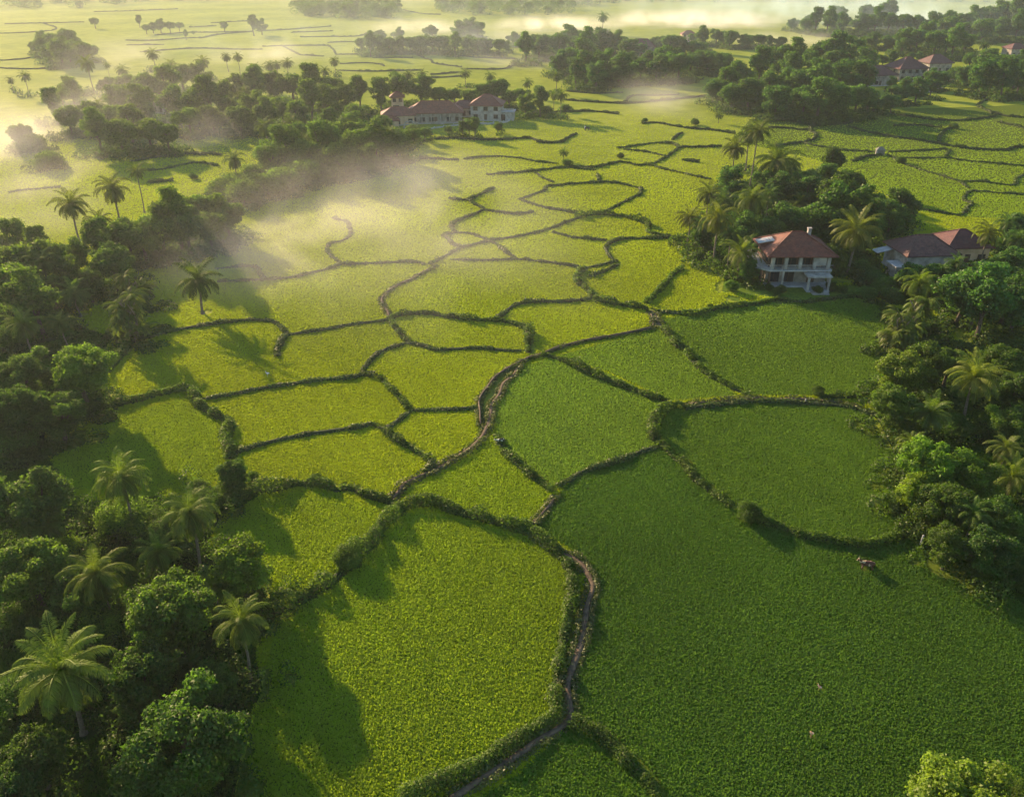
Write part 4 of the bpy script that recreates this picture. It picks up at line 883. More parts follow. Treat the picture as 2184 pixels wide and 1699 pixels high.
def window(parent, x, y, z, w, h, face='f', sh=.05):
    """framed window on a front ('f', -y) or left ('l', -x) wall plane"""
    f, p = MB(), MB(); t = .09
    def bx(b, u0, u1, z0, z1, d0, d1): (b.box(u0, u1, y - d1, y - d0, z0, z1) if face == 'f' else b.box(x - d1, x - d0, u0, u1, z0, z1))
    u = x if face == 'f' else y
    for u0, u1, z0, z1 in ((u-w/2-t, u-w/2, z-t, z+h+t), (u+w/2, u+w/2+t, z-t, z+h+t), (u-w/2, u+w/2, z-t, z), (u-w/2, u+w/2, z+h, z+h+t), (u-.03, u+.03, z, z+h)): bx(f, u0, u1, z0, z1, .004, sh)
    bx(p, u-w/2, u+w/2, z, z+h, .003, .02)
    o = f.build('window', 'wood', parent); p.build('pane', 'glass', o); return o
def simple_house(name, label, x, y, w, d, hw, rise, over=.6, wall='plaster', roof='roof', rz=0.0, ridge=.4, wins=3, storeys=1, group=None, lift=0, door=True):
    """(x, y): photo point at the foot of the front wall"""
    p = gp(x, y); fw = Vector((-math.sin(rz), math.cos(rz), 0)); c = p + fw * d / 2
    o = thing(name, label, 'house', (c.x, c.y, 0), rz, group); occupy((c.x, c.y), max(w, d) * .62)
    b = MB(); b.box(-w/2, w/2, -d/2, d/2, -.2, hw - .17); b.build('wall', wall, o)
    b = MB(); b.box(-w/2-.12, w/2+.12, -d/2-.12, d/2+.12, -.25, .35); b.build('plinth', 'concrete', o)
    rb, E, a, cc = hip(w, d, hw, rise, over, ridge); r = rb.build('roof', roof, o); cap = ridge_caps(E, a, cc, r, roof, w >= d)
    for s in range(storeys):
        zz = .9 + s * (hw / storeys)
        for i in range(wins):
            if s == 0 and door and i == wins // 2: continue
            window(o, -w/2 + w * (i + .5) / wins, -d/2, zz, min(1.4, w / wins * .5), 1.25)
        window(o, -w/2, -d * .15, zz, 1.2, 1.25, 'l')
    if door:
        b = MB(); b.box(-.55 + (w / wins * 0), .55, -d/2 - .06, -d/2 - .002, .36, 2.3); dd = b.build('door', 'wood', o); b = MB(); b.box(.38, .44, -d/2 - .1, -d/2 - .062, 1.2, 1.32); b.build('handle', 'concrete', dd)
    return o
def villa():
    p = gp(1699, 611); w, d, h1, h2 = 11.2, 9.0, 3.3, 2.75; H2 = h1 + h2
    c = p + Vector((0, d / 2, 0)); o = thing('villa', 'two-storey villa with red tiled hip roof and white balconies beside the palms', 'house', (c.x, c.y, 0)); occupy((c.x, c.y), 8.5)
    fy, lx = -d / 2, -w / 2
    b = MB(); b.box(lx, w/2, fy + 1.5, d/2, -.2, h1 - .16); b.build('wall', 'plaster_dull', o); b = MB(); b.box(lx + .2, w/2 - .2, fy + 1.2, d/2, h1 + .16, H2 - .2); b.build('upper_wall', 'wood', o)  # recess shade is put into the wall colours: dull plaster below, dark wood above
    b = MB(); b.box(lx - .3, w/2 + .3, fy - .5, d/2 + .2, -.2, .3); b.build('plinth', 'concrete', o)
    # upper floor slab with a rounded deck on the left
    ring = [(w/2 + .1, fy - .7), (w/2 + .1, d/2), (lx - .4, d/2)] + [(lx - .6 - 2.3 * math.sin(t), fy + 4.4 + 4.3 * math.cos(t)) for t in [k * math.pi / 12 for k in range(1, 10)]] + [(lx - .1, fy - .7)]
    b = MB(); b.prism(ring, h1 - .15, h1 + .15); deck = b.build('balcony', 'concrete', o)
    rail = ring[3:] + [ring[0]]
    b = MB(); b.tube([(x, y, h1 + 1.05) for x, y in rail], .07, 6).tube([(x, y, h1 + .5) for x, y in rail], .04, 5)
    for i in range(len(rail) - 1):
        n = max(1, int((Vector(rail[i+1]) - Vector(rail[i])).length / 1.1))
        for k in range(n):
            t = k / n; x, y = rail[i][0] * (1-t) + rail[i+1][0] * t, rail[i][1] * (1-t) + rail[i+1][1] * t; b.tube([(x, y, h1 + .14), (x, y, h1 + 1.05)], .045, 5)
    b.build('railing', 'plaster', deck)
    for i, (x, y) in enumerate([(lx + .1, fy - .4), (lx - 1.2, fy + .7), (lx - 2.4, fy + 2.4), (lx - 2.6, fy + 4.6), (lx + 2.6, fy - .4), (w/2 - .2, fy - .4)]):
        b = MB(); b.box(x - .17, x + .17, y - .17, y + .17, .28, h1 - .16); b.build('column', 'wood' if i < 4 else 'plaster', o)
    for x in (lx + .5, lx + 2.9, lx + 5.5, lx + 8.1, w/2 - .5):
        b = MB(); b.box(x - .28, x + .28, fy - .3, fy + .3, h1 + .16, H2 - .2); b.build('pillar', 'plaster', o)
    b = MB(); b.box(lx + 8.2, w/2 - .9, fy + .05, fy + .2, h1 + .7, H2 - .3); b.build('white_screen', 'plaster', o)
    for x, ww in ((lx + 1.7, 1.7), (lx + 4.2, 1.9), (lx + 6.8, 1.9), (w/2 - 1.9, 1.6)): window(o, x, fy + 1.2, h1 + .5, ww, 1.8)
    for x, ww in ((lx + 1.5, 1.9), (lx + 4.2, 1.9)): window(o, x, fy + 1.5, .5, ww, 2.1)
    for y in (-1.8, .8, 3.0): window(o, lx, y, .8, 1.3, 1.7, 'l'); window(o, lx + .2, y, h1 + .7, 1.2, 1.5, 'l')
    # porch on the right with two white posts, arch and steps
    px0, px1 = 1.0, 4.9
    b = MB(); b.box(px0 - .3, px1 + .3, fy - 3.0, fy - .6, 2.75, 3.0); b.build('porch_roof', 'plaster', o)
    for x in (px0 + .1, px1 - .1):
        b = MB(); b.box(x - .18, x + .18, fy - 2.8, fy - 2.45, .3, 2.75); b.build('porch_post', 'plaster', o)
    b = MB(); b.box(px0 - .1, px1 + .1, fy - 3.0, fy - .5, -.1, .31); b.build('porch_floor', 'concrete', o)
    b = MB()
    for k in range(3): b.box(px0 + .6, px1 - .2, fy - 3.0 - .42 * (3 - k), fy - 3.0 - .42 * (2 - k), -.1, .1 + .09 * k)
    b.build('steps', 'plaster', o)
    b = MB(); b.box(2.1, 3.5, fy + 1.42, fy + 1.497, .31, 2.5); dr = b.build('door', 'wood', o); b = MB(); b.box(3.2, 3.28, fy + 1.36, fy + 1.418, 1.3, 1.42); b.build('handle', 'concrete', dr)
    rb, E, a, cc = hip(w, d, H2 - .05, 3.1, .85, .16); r = rb.build('roof', 'roof', o); ridge_caps(E, a, cc, r, 'roof', True)
    b = MB(); b.box(-4.7, -3.3, .2, 1.9, H2 + .2, H2 + 1.25); dm = b.build('dormer', 'interior', o); b = MB(); b.poly((-6.9, -.1, H2 + .85), (-3.2, -.1, H2 + 1.5), (-3.2, 2.2, H2 + 1.5), (-6.9, 2.2, H2 + .85)).poly((-6.9, -.1, H2 + .75), (-6.9, 2.2, H2 + .75), (-3.2, 2.2, H2 + 1.4), (-3.2, -.1, H2 + 1.4)).poly((-6.9, -.1, H2 + .75), (-3.2, -.1, H2 + 1.4), (-3.2, -.1, H2 + 1.5), (-6.9, -.1, H2 + .85)).poly((-6.9, -.1, H2 + .75), (-6.9, -.1, H2 + .85), (-6.9, 2.2, H2 + .85), (-6.9, 2.2, H2 + .75)); b.build('canopy', 'concrete', dm)
    b = MB(); b.box(2.6, 3.2, 1.6, 2.2, H2 + .8, H2 + 3.0).box(2.5, 3.3, 1.5, 2.3, H2 + 3.0, H2 + 3.15); b.build('chimney', 'plaster', r)
    # lawn round the house
    m, nt, out = newmat('lawn'); geo = N(nt, 'NewGeometry'); q = N(nt, 'BsdfDiffuse'); L(nt, ramp(nt, noise(nt, 1.1, 5, geo.outputs['Position'], .7), [(.3, (.055, .1, .014)), (.7, (.13, .19, .026))]), q.inputs['Color']); L(nt, q.outputs[0], out.inputs[0])
    b = MB(); pl = trace('P 1545,590 1600,575 1640,585 1800,600 1860,612 1848,632 1760,640 1660,645 1610,650 1560,640 1540,620'); b.poly(*[(v.x, v.y, .012) for v in pl][::-1]); lo = b.build('lawn', m); lo['kind'] = 'structure'
    for v in pl: occupy(v, 1.5)
    for v in resample(np.array([(v.x, v.y) for v in trace('P 1560,612 1700,628 1850,622')]), 1.0)[0]: occupy(v, 3.2)
villa()
# garden shrubs in front of the villa
for x, y, w, lab in ((1640, 612, 22, 'low garden bush left of the villa columns'), (1668, 616, 26, 'low garden bush in front of the villa columns'), (1655, 622, 24, 'reddish-green flower bush before the villa'), (1745, 618, 26, 'low garden bush right of the villa steps'), (1775, 612, 30, 'dark garden bush at the right corner of the villa'), (1800, 618, 26, 'garden bush at the right end of the villa lawn'), (1610, 600, 24, 'garden bush at the left end of the villa lawn')):
    plant(pick('M'), x, y, w, lab, 'garden bushes round the villa', (.6, .75, .6))
# the white house with brown roof, and the red roof behind it
ho = simple_house('brown_roofed_house', 'white house with dark brown hip roof half hidden by trees on the right', 1979, 590, 9.8, 8.2, 4.3, 2.7, .55, 'plaster', 'roof_dark', R(6), .3, 3, 1)
b = MB(); b.box(-7.1, -4.92, -4.6, -1.4, -.1, 2.3); an = b.build('annex', 'plaster', ho); b = MB(); b.box(-7.4, -4.95, -4.9, -1.1, 2.3, 2.48); b.build('annex_roof', 'concrete', an)
b = MB(); b.tube([(-6.9, -4.61, .1), (-6.9, -4.61, 1.2), (-6.6, -4.61, 1.75), (-6.0, -4.61, 2.0), (-5.4, -4.61, 1.75), (-5.1, -4.61, 1.2), (-5.1, -4.61, .1)], .12, 6); b.build('arch', 'plaster', an); b = MB(); b.box(-6.8, -5.2, -4.66, -4.603, .05, 1.8); b.build('opening', 'interior', an)
b = MB(); b.poly((-8.2, 1.0, 3.3), (-4.92, 1.0, 4.0), (-4.92, 3.2, 4.0), (-8.2, 3.2, 3.3)).poly((-8.2, 1.0, 3.2), (-8.2, 3.2, 3.2), (-4.92, 3.2, 3.9), (-4.92, 1.0, 3.9)).poly((-8.2, 1.0, 3.2), (-4.92, 1.0, 3.9), (-4.92, 1.0, 4.0), (-8.2, 1.0, 3.3)); b.build('side_canopy', 'concrete', ho)
simple_house('red_roofed_house', 'small red hip-roofed house behind the brown-roofed one on the right', 2058, 566, 8.6, 7.5, 3.7, 2.5, .6, 'plaster_warm', 'roof_red', R(4), .15, 3)
# mid-distance row
simple_house('white_villa', 'white two-storey villa with brown-red roof at the right end of the mid-distance row', 1036, 258, 11.0, 10, 5.3, 3.2, .7, 'plaster', 'roof_dull', R(-6), .15, 3, 2)
g = gp(1078, 258); wg = thing('garage_wing', 'low white wing with flat grey roof beside the white villa of the mid-distance row', 'outbuilding', (g.x, g.y + 2.5, 0), R(-6))
b = MB(); b.box(-3.2, 3.2, -2.5, 2.5, -.1, 3.0); b.build('wall', 'plaster', wg); b = MB(); b.box(-3.6, 3.6, -3.0, 2.9, 3.0, 3.25); b.build('roof', 'concrete', wg); b = MB(); b.box(-2.4, .2, -2.56, -2.503, .05, 2.2); b.build('opening', 'interior', wg); b = MB(); b.box(-3.3, 3.3, -2.7, -2.45, 3.75, 4.3).box(-3.3, -3.0, -2.7, -2.45, 3.25, 3.75).box(3.0, 3.3, -2.7, -2.45, 3.25, 3.75); b.build('parapet', 'plaster', wg)
lh = simple_house('long_house', 'long white house under a wide dull-red roof in the middle of the mid-distance row', 930, 264, 18.5, 9, 3.7, 3.4, .8, 'plaster_dull', 'roof_dull', R(6), .55, 6)
for k in range(6):
    b = MB(); b.box(-8.4 + k * 3.3, -8.1 + k * 3.3, -5.2, -4.9, -.1, 3.5); b.build('column', 'plaster', lh)
simple_house('brick_house', 'brown-roofed house with warm orange wall, left end of the mid-distance row', 851, 268, 11, 8, 3.4, 2.3, .7, 'plaster_warm', 'roof_dull', R(8), .4, 4)
simple_house('tower_house', 'small sunlit orange turret with stepped roof behind the left end of the row', 849, 238, 4.6, 4.4, 5.2, 1.8, .7, 'plaster_warm', 'roof', R(8), .1, 2, 2)
simple_house('back_house', 'low roof showing between the long house and the white villa of the mid-distance row', 990, 250, 8, 7, 3.2, 2.2, .6, 'plaster_dull', 'roof_dark', R(2), .4, 3)
simple_house('porch_house', 'tiny orange-roofed porch building at the far left of the mid-distance row', 832, 274, 6.2, 4.5, 2.5, 1.4, .5, 'plaster_warm', 'roof', R(10), .3, 2)
g = gp(876, 274); ga = thing('garden_arch', 'white garden arch left of the long house', 'arch', (g.x, g.y, 0), R(5)); b = MB(); b.tube([(-2.2, 0, -.1), (-2.2, 0, 1.3), (-1.6, 0, 2.1), (0, 0, 2.5), (1.6, 0, 2.1), (2.2, 0, 1.3), (2.2, 0, -.1)], .2, 6); b.build('arch_beam', 'plaster', ga); b = MB(); b.box(-2.6, -1.9, -.4, .4, -.1, .5).box(1.9, 2.6, -.4, .4, -.1, .5); b.build('footing', 'concrete', ga)
def garden_wall(label, tr, h=.9, mat='plaster'):
    a, ln = resample(np.array([(p.x, p.y) for p in trace(tr)]), 2.0); o = thing('garden_wall', label, 'wall', (a[0][0], a[0][1], 0)); b = MB(); q = MB(); a = a - a[0]
    for i in range(len(a) - 1):
        d = a[i+1] - a[i]; n = np.array([-d[1], d[0]]) / max(np.linalg.norm(d), 1e-6) * .1
        r = [tuple(a[i] - n), tuple(a[i+1] - n), tuple(a[i+1] + n), tuple(a[i] + n)]; b.prism(r, -.1, h)
    for p in a[::2]: q.box(p[0] - .2, p[0] + .2, p[1] - .2, p[1] + .2, -.1, h + .25)
    b.build('panel', mat, o); q.build('post', mat, o)
garden_wall('low white garden wall in front of the long house', 'P 880,268 905,262 940,266 975,258 1000,262', .8)
garden_wall('pale kerb wall round the white villa terrace', 'P 1008,264 1040,266 1080,262 1092,256', .6, 'concrete')
garden_wall('pale wall at the field edge below the mid-distance row', 'P 890,282 930,274 975,268 1010,266', .5, 'concrete')
# far row on the right
simple_house('red_roof_villa', 'left house of the three far red-roofed houses, with pale arcade front', 1876, 184, 15, 11, 4.6, 3.6, .8, 'plaster_dull', 'roof_red', R(14), .4, 4, 1)
simple_house('red_roof_villa', 'tallest, middle house of the three far red-roofed houses', 1944, 174, 14.5, 12, 5.6, 4.6, .8, 'plaster_dull', 'roof_red', R(12), .1, 4, 2)
simple_house('red_roof_villa', 'smallest house at the right end of the three far red-roofed houses', 2003, 156, 12, 10, 4.6, 3.6, .8, 'plaster_dull', 'roof_dark', R(8), .3, 3, 1)
garden_wall('pale garden wall before the middle far red-roofed house', 'P 1960,199 1985,197 2012,191', 1.0)
garden_wall('pale garden wall right of the far red-roofed houses', 'P 2012,176 2040,172 2062,167', 1.0)
simple_house('grove_house', 'dull-red roofed house standing inside the long far grove', 1367, 123, 14.5, 10, 5.8, 3.6, .7, 'plaster_dull', 'roof_red', R(-3), .5, 4, 1)
simple_house('pale_house', 'pale pinkish house at the back of the long far grove', 1469, 90, 9, 7, 4.6, 2.2, .7, 'plaster_warm', 'roof', R(0), .3, 3, 2)
simple_house('edge_house', 'dark-red roofed house at the upper right edge of the picture', 2172, 122, 10, 9, 4.4, 2.6, .7, 'plaster_dull', 'roof_red', R(5), .3, 3)
simple_house('hazy_house', 'white house with faded roof among the hazy trees on the upper left', 345, 243, 8.5, 6, 4.6, 2.2, .6, 'plaster_dull', 'roof_dark', R(-18), .4, 3)
# little field hut
g = gp(1876, 330); o = thing('field_hut', 'little grey thatched field hut with one white side beside a bank', 'hut', (g.x, g.y, 0), R(-8)); occupy((g.x, g.y), 1.6)
b = MB(); b.box(-1.1, 1.1, -.8, .8, -.05, 1.5); b.build('wall', 'thatch', o); rb, E, a, c = hip(2.2, 1.6, 1.5, .9, .25, .4, .12); rb.build('roof', 'thatch', o); b = MB(); b.box(-1.16, -1.103, -.7, .7, .1, 1.45).box(-1.4, -.9, -.86, -.803, .1, 1.4); b.build('white_sheet', 'plaster', o)
# marker posts
for x, y, h, lab, mt in ((1716.5, 861, .7, 'short white marker post beside the pale footpath', 'plaster'), (1963, 1163, 1.3, 'pale wooden post at the lower tip of the right-hand grove', 'concrete'), (1120, 644, .7, 'small white marker stone on the bank below the crooked hedge', 'plaster'), (2035, 1147, .8, 'thin grey post at the right end of the dark sweeping hedge', 'concrete')):
    p = gp(x, y); b = MB(); b.tube([(0, 0, -.1), (0, 0, h * .5), (.02, 0, h)], [.13, .11, .09], 8).tube([(.02, 0, h), (.02, 0, h + .1)], [.12, .05], 8); o = b.build('marker_post', mt); o.location = p; o['label'] = lab; o['category'] = 'post'

# ---------------------------------------------------------------- animals and people (skinned over a skeleton)
def skinned(name, joints, mat, parent=None, sub=2, root=0):
    """joints: (parent index, (x, y, z), radius)"""
    me = bpy.data.meshes.new(name); bm = bmesh.new(); lay = bm.verts.layers.skin.verify(); vs = [bm.verts.new(j[1]) for j in joints]
    for i, j in enumerate(joints):
        if j[0] is not None: bm.edges.new((vs[j[0]], vs[i]))
    for v, j in zip(vs, joints):
        r = j[2] if isinstance(j[2], tuple) else (j[2], j[2]); v[lay].radius = r; v[lay].use_root = False
    vs[root][lay].use_root = True; bm.to_mesh(me); bm.free()
    o = link(name, me, parent); m = o.modifiers.new('skin', 'SKIN'); m.use_smooth_shade = True; s = o.modifiers.new('sub', 'SUBSURF'); s.levels = s.render_levels = sub
    me.materials.append(M[mat]); return o
def hide(name, c1, c2, sc=1.6, a=.48, b=.52):
    m, nt, out = newmat(name); tc = N(nt, 'TexCoord'); p = N(nt, 'BsdfPrincipled'); L(nt, ramp(nt, noise(nt, sc, 1, tc.outputs['Object']), [(a, c1), (b, c2)]), p.inputs['Base Color']); p.inputs['Roughness'].default_value = .8; L(nt, p.outputs[0], out.inputs[0]); M[name] = m
hide('brown_cream', (.07, .022, .01), (.42, .33, .2), 2.2, .53, .57); hide('dark_pale', (.03, .022, .015), (.6, .58, .42), 2.0); hide('buffalo', (.03, .027, .025), (.05, .045, .04)); hide('egret_white', (.8, .76, .68), (.85, .8, .7)); hide('egret_buff', (.62, .3, .13), (.8, .62, .45)); hide('cloth_pale', (.6, .6, .55), (.75, .74, .7)); hide('skin_brown', (.2, .11, .07), (.24, .14, .09)); hide('cloth_dark', (.06, .06, .07), (.1, .1, .11)); hide('horn', (.12, .1, .08), (.2, .17, .13)); hide('hair', (.01, .009, .008), (.02, .018, .016)); hide('beak', (.5, .3, .06), (.6, .36, .08))
def cow(name, label, x, y, rz, coat, s=1.0, graze=True, cat='cow'):
    p = gp(x, y); o = thing(name, label, cat, (p.x, p.y, 0), rz, None, s); occupy((p.x, p.y), .9 * s)
    hz = (.42 if graze else 1.35)
    J = [(None, (-.62, 0, 1.08), (.26, .24)), (0, (-.1, 0, 1.0), (.33, .34)), (1, (.45, 0, 1.05), (.27, .32)), (2, (.78, 0, 1.12 if not graze else .95), (.14, .18)), (3, (1.02, 0, hz + .28), (.12, .14)), (4, (1.14, 0, hz), (.1, .1)), (5, (1.22, 0, hz - .16), (.075, .07)),
         (0, (-.84, 0, 1.12), (.14, .12)), (7, (-.95, 0, .95), .045), (8, (-.98, 0, .5), .025), (9, (-.99, 0, .38), .05)]
    for sy in (-1, 1):
        i = len(J); J += [(0, (-.66, sy * .19, .78), (.13, .16)), (i, (-.58, sy * .19, .62), .09), (i + 1, (-.76, sy * .19, .42), .062), (i + 2, (-.7, sy * .19, .06), .05), (i + 3, (-.66, sy * .19, .0), .062)]
        i = len(J); J += [(2, (.42, sy * .17, .68), (.1, .12)), (i, (.44, sy * .17, .4), .062), (i + 1, (.42, sy * .17, .08), .048), (i + 2, (.45, sy * .17, .0), .06)]
    skinned('body', J, coat, o, 2, 1)
    for sy in (-1, 1):
        b = MB(); b.tube([(1.05, sy * .09, hz + .2), (1.02, sy * .22, hz + .28), (1.0, sy * .27, hz + .42)], [.035, .028, .008], 6); b.build('horn', 'horn', o)
        b = MB(); b.tube([(1.02, sy * .1, hz + .13), (.98, sy * .2, hz + .12), (.97, sy * .3, hz + .06)], [.03, .055, .012], 6); b.build('ear', coat, o)
    return o
cow('cow', 'brown and cream cow standing before a small bush in the big lower-right field', 1846, 1214, R(168), 'brown_cream', .82, False)
cow('calf', 'dark and pale calf by the hedge below the dirt channel', 1066, 947, R(200), 'dark_pale', .62, False)
cow('buffalo', 'dark buffalo beside a pale figure in the far middle field', 1252.5, 279, R(20), 'buffalo', 1.0, True, 'buffalo')
def egret(label, x, y, rz, coat, s=1.0):
    p = gp(x, y); o = thing('egret', label, 'bird', (p.x, p.y, .22), rz, None, s); occupy((p.x, p.y), .3)
    J = [(None, (0, 0, .42), (.1, .12)), (0, (-.16, 0, .38), (.07, .07)), (1, (-.3, 0, .33), .025), (0, (.12, 0, .5), .06), (3, (.17, 0, .63), .035), (4, (.13, 0, .74), .03), (5, (.2, 0, .82), .045)]
    for sy in (-1, 1):
        i = len(J); J += [(0, (0, sy * .05, .28), .022), (i, (-.02, sy * .05, .16), .012), (i + 1, (.0, sy * .05, -.2), .011)]
    skinned('body', J, coat, o); b = MB(); b.tube([(.23, 0, .82), (.37, 0, .79)], [.022, .004], 6); b.build('beak', 'beak', o)
    for sy in (-1, 1):
        b = MB(); b.tube([(.06, sy * .1, .46), (-.12, sy * .12, .42), (-.34, sy * .05, .34)], [.045, .06, .01], 6); b.build('wing', coat, o)
egret('white bird standing in the shaded left field', 571, 804, R(200), 'egret_white', 1.0)
egret('faint buff bird, the upper of two in the big lower-right field', 1745, 1473, R(150), 'egret_buff', .75)
egret('white and orange bird, the lower of two in the big lower-right field', 1728, 1573, R(200), 'egret_buff', .8)
def person(label, x, y, rz):
    p = gp(x, y); o = thing('person', label, 'person', (p.x, p.y, 0), rz); k = 1.0
    J = [(None, (0, 0, .95), (.16, .12)), (0, (0, 0, 1.18), (.15, .11)), (1, (0, 0, 1.4), (.18, .11)), (2, (0, 0, 1.5), .06), (3, (.01, 0, 1.6), (.075, .09)), (4, (.01, 0, 1.7), (.06, .07))]
    for s in (-1, 1):
        i = len(J); J += [(2, (0, s * .2, 1.38), .06), (i, (.03, s * .27, 1.12), .045), (i + 1, (.14, s * .25, .9), .036), (i + 2, (.2, s * .24, .82), (.03, .04))]
        i = len(J); J += [(0, (0, s * .1, .86), .09), (i, (.03, s * .11, .48), .065), (i + 1, (-.02, s * .11, .09), .042), (i + 2, (.12, s * .12, .03), .035)]
    skinned('body', J, 'skin_brown', o)
    b = MB(); b.tube([(0, 0, .82), (0, 0, 1.0), (0, 0, 1.25), (0, 0, 1.42), (0, 0, 1.48)], [.21, .2, .21, .22, .1], 12)
    for s in (-1, 1): b.tube([(0, s * .18, 1.4), (.02, s * .25, 1.18)], [.085, .075], 8)
    b.build('shirt', 'cloth_pale', o); b = MB()
    for s in (-1, 1): b.tube([(0, s * .08, .95), (.03, s * .11, .48), (0, s * .11, .2)], [.13, .09, .075], 8)
    b.build('trousers', 'cloth_dark', o); b = MB(); b.tube([(0, 0, 1.66), (0, 0, 1.72), (0, 0, 1.86)], [.28, .24, .02], 12); b.build('straw_hat', 'thatch', o)
person('person in a pale shirt beside the dark buffalo in the far middle field', 1247.5, 279, R(-10))
# ---------------------------------------------------------------- haze, mist, light, camera
SUN_AZ, SUN_EL = R(-38), R(17)          # azimuth from the view direction, negative to the left
def haze():
    m, nt, out = newmat('haze_air'); v = N(nt, 'VolumePrincipled'); v.inputs['Color'].default_value = (.86, .94, 1.0, 1); v.inputs['Density'].default_value = HAZE_D; v.inputs['Anisotropy'].default_value = .45
    L(nt, v.outputs[0], out.inputs['Volume'])
    b = MB(); b.box(-2500, 2500, -150, 2600, -1, 62); o = b.build('haze', m); o['kind'] = 'stuff'; o['label'] = 'pale morning haze lying over the whole valley'
HAZE_D = .00011
haze()
def mist_mat(name, dens, col, aniso):
    m, nt, out = newmat(name); tc = N(nt, 'TexCoord'); geo = N(nt, 'NewGeometry')
    ln = N(nt, 'VectorMath', operation='LENGTH'); L(nt, tc.outputs['Object'], ln.inputs[0])
    nz = noise(nt, .045, 3, geo.outputs['Position'], .6, .4)
    fall = N(nt, 'MapRange', interpolation_type='SMOOTHSTEP'); L(nt, ln.outputs['Value'], fall.inputs[0]); fall.inputs[1].default_value = .0; fall.inputs[2].default_value = 1.0; fall.inputs[3].default_value = 1.0; fall.inputs[4].default_value = 0.0
    nr = N(nt, 'MapRange'); L(nt, nz, nr.inputs[0]); nr.inputs[1].default_value = .4; nr.inputs[2].default_value = .66
    mu = N(nt, 'Math', operation='MULTIPLY'); L(nt, fall.outputs[0], mu.inputs[0]); L(nt, nr.outputs[0], mu.inputs[1])
    m2 = N(nt, 'Math', operation='MULTIPLY'); L(nt, mu.outputs[0], m2.inputs[0]); m2.inputs[1].default_value = dens
    v = N(nt, 'VolumePrincipled'); v.inputs['Color'].default_value = rgba(col); v.inputs['Anisotropy'].default_value = aniso; L(nt, m2.outputs[0], v.inputs['Density'])
    L(nt, v.outputs[0], out.inputs['Volume']); return m
MISTS = [  # x, y, width (photo units), depth m, height m, density, label
 (30, 470, 560, 110, 8, 0.0119, 'warm mist pooled over the left field beside the lone palms'),
 (20, 330, 330, 130, 15, 0.0289, 'glowing mist among the trees at the left edge'),
 (110, 400, 300, 70, 11, 0.0102, 'warm mist drifting before the left-hand bushes'),
 (245, 142, 170, 150, 17, 0.0153, 'brightest glowing mist puff above the upper left grove'),
 (560, 130, 320, 120, 11, 0.01275, 'mist strip behind the upper left palms'),
 (900, 66, 420, 130, 9, 0.0153, 'white mist strip behind the far tree line'),
 (1190, 62, 330, 140, 10, 0.03825, 'white mist bank left of the tall far palm'),
 (1480, 52, 560, 170, 11, 0.03825, 'white mist bank above the long far grove'),
 (1060, 92, 220, 80, 9, 0.0153, 'thin mist wrapping the right end of the far tree line'),
 (1435, 226, 420, 100, 12, 0.01445, 'round mist puff over the middle field left of the mound-shaped grove'),
 (930, 412, 480, 70, 11, .014, 'mist drifting over the fields below the mid-distance houses'),
 (520, 560, 480, 56, 7, 0.0238, 'streaky mist over the field left of the winding path'),
 (690, 392, 280, 44, 8, .012, 'brownish mist against the dark edge of the middle grove'),
 (400, 300, 380, 70, 9, 0.01785, 'thin mist over the small field in front of the upper left grove'),
 (1950, 46, 420, 200, 10, 0.0153, 'thin grey mist among the farthest trees on the upper right'),
 (1680, 94, 360, 110, 8, 0.0153, 'thin mist behind the mound-shaped grove'),
 (110, 540, 300, 50, 9, .011, 'thin warm mist between the trees at the left edge'),
 (1150, 142, 520, 60, 7, .011, 'low mist along the foot of the long far grove'),
 (330, 222, 460, 60, 9, .011, 'low golden mist at the foot of the upper left grove'),
 (150, 60, 700, 300, 26, 0.00051, 'broad luminous mist over the far left fields'),
 (600, 520, 420, 60, 7, .012, 'thin mist tongue in front of the middle grove'),
 (800, 520, 1150, 150, 16, 0.01331, 'faint golden mist over the middle fields left of the villa grove'),
 (1092, 20, 2600, 620, 34, 0.001071, 'wide veil of mist across the farthest woods'),
 (1800, 40, 1300, 560, 34, 0.006545, 'thin veil of blue-grey mist over the farthest woods on the right'),
 (900, 110, 1800, 360, 26, 0.002805, 'thin veil of mist over the far fields'),
 (300, 250, 1000, 280, 20, .0036, 'golden veil of mist over the upper left grove'),
]
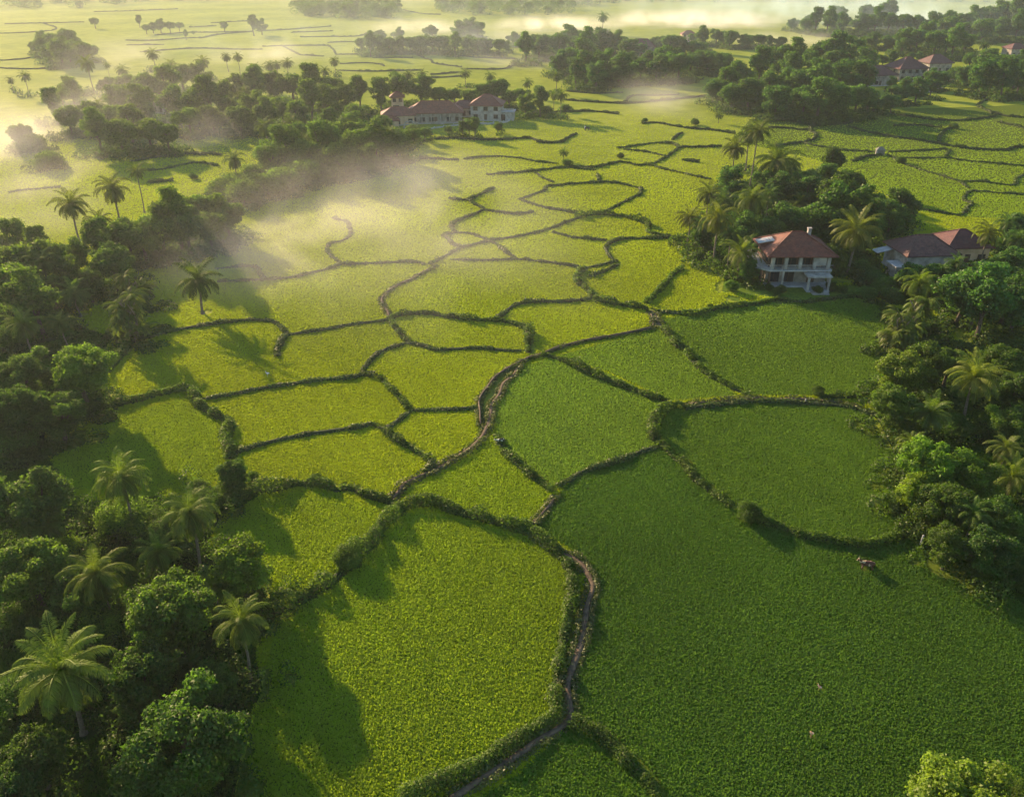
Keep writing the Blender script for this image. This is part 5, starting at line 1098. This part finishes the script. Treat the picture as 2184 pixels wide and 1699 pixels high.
def mists():
    for x, y, w, dp, h, den, lab in MISTS:
        p = gp(x, y); me = bpy.data.meshes.new('mist'); bm = bmesh.new(); bmesh.ops.create_icosphere(bm, subdivisions=3, radius=1.0); bm.to_mesh(me); bm.free()
        me.materials.append(mist_mat('mist_air', den, (.74, .92, 1.0) if 'blue-grey' in lab else (.84, .94, 1.0) if lab.startswith('wide') or lab.startswith('thin grey') or lab.startswith('thin veil') else (1.0, .95, .90), .22)); o = link('mist', me); o.location = (p.x, p.y, h * .18); o.scale = (w * .5 * mpp(p), dp * .5, h); o['kind'] = 'stuff'; o['label'] = lab
        if y > 480: o.rotation_euler = (0, 0, R(20))
mists()
w = bpy.data.worlds.new('World'); scn.world = w; w.use_nodes = True; nt = w.node_tree
bg = nt.nodes['Background']; sk = nt.nodes.new('ShaderNodeTexSky'); sk.sky_type = 'NISHITA'; sk.sun_disc = False; sk.sun_elevation = SUN_EL; sk.sun_rotation = SUN_AZ; sk.air_density = 1.4; sk.dust_density = .5; sk.ozone_density = 3.0
nt.links.new(sk.outputs[0], bg.inputs[0]); bg.inputs[1].default_value = .09
sd = Vector((math.sin(SUN_AZ) * math.cos(SUN_EL), math.cos(SUN_AZ) * math.cos(SUN_EL), math.sin(SUN_EL)))
li = bpy.data.lights.new('sun', 'SUN'); li.energy = 5.0; li.angle = R(.9); li.color = (1.0, .73, .46); lo = bpy.data.objects.new('sun', li); COL.objects.link(lo); lo.rotation_euler = (-sd).to_track_quat('-Z', 'Y').to_euler(); lo.location = sd * 300
cam = bpy.data.cameras.new('camera'); cam.sensor_width = 36; cam.lens = FOC / 2184 * 36; cam.clip_end = 8000; cam.clip_start = .5
co = bpy.data.objects.new('camera', cam); COL.objects.link(co); co.location = (0, 0, CAM_H); co.rotation_euler = (math.pi / 2 - PITCH, 0, 0); scn.camera = co
vs = scn.view_settings; scn.display_settings.display_device = 'sRGB'; vs.view_transform = 'Standard'; vs.look = 'None'; vs.gamma = 1.0; vs.exposure = 1.44; vs.use_curve_mapping = False
cy = scn.cycles; scn.render.engine = 'CYCLES'
cy.max_bounces = 6; cy.diffuse_bounces = 2; cy.glossy_bounces = 1; cy.transmission_bounces = 2; cy.volume_bounces = 1; cy.transparent_max_bounces = 8; cy.use_denoising = True; cy.caustics_reflective = False; cy.caustics_refractive = False
cy.volume_step_rate = 1.0; cy.volume_max_steps = 256; cy.use_adaptive_sampling = True; cy.adaptive_threshold = .02; cy.sample_clamp_indirect = 4
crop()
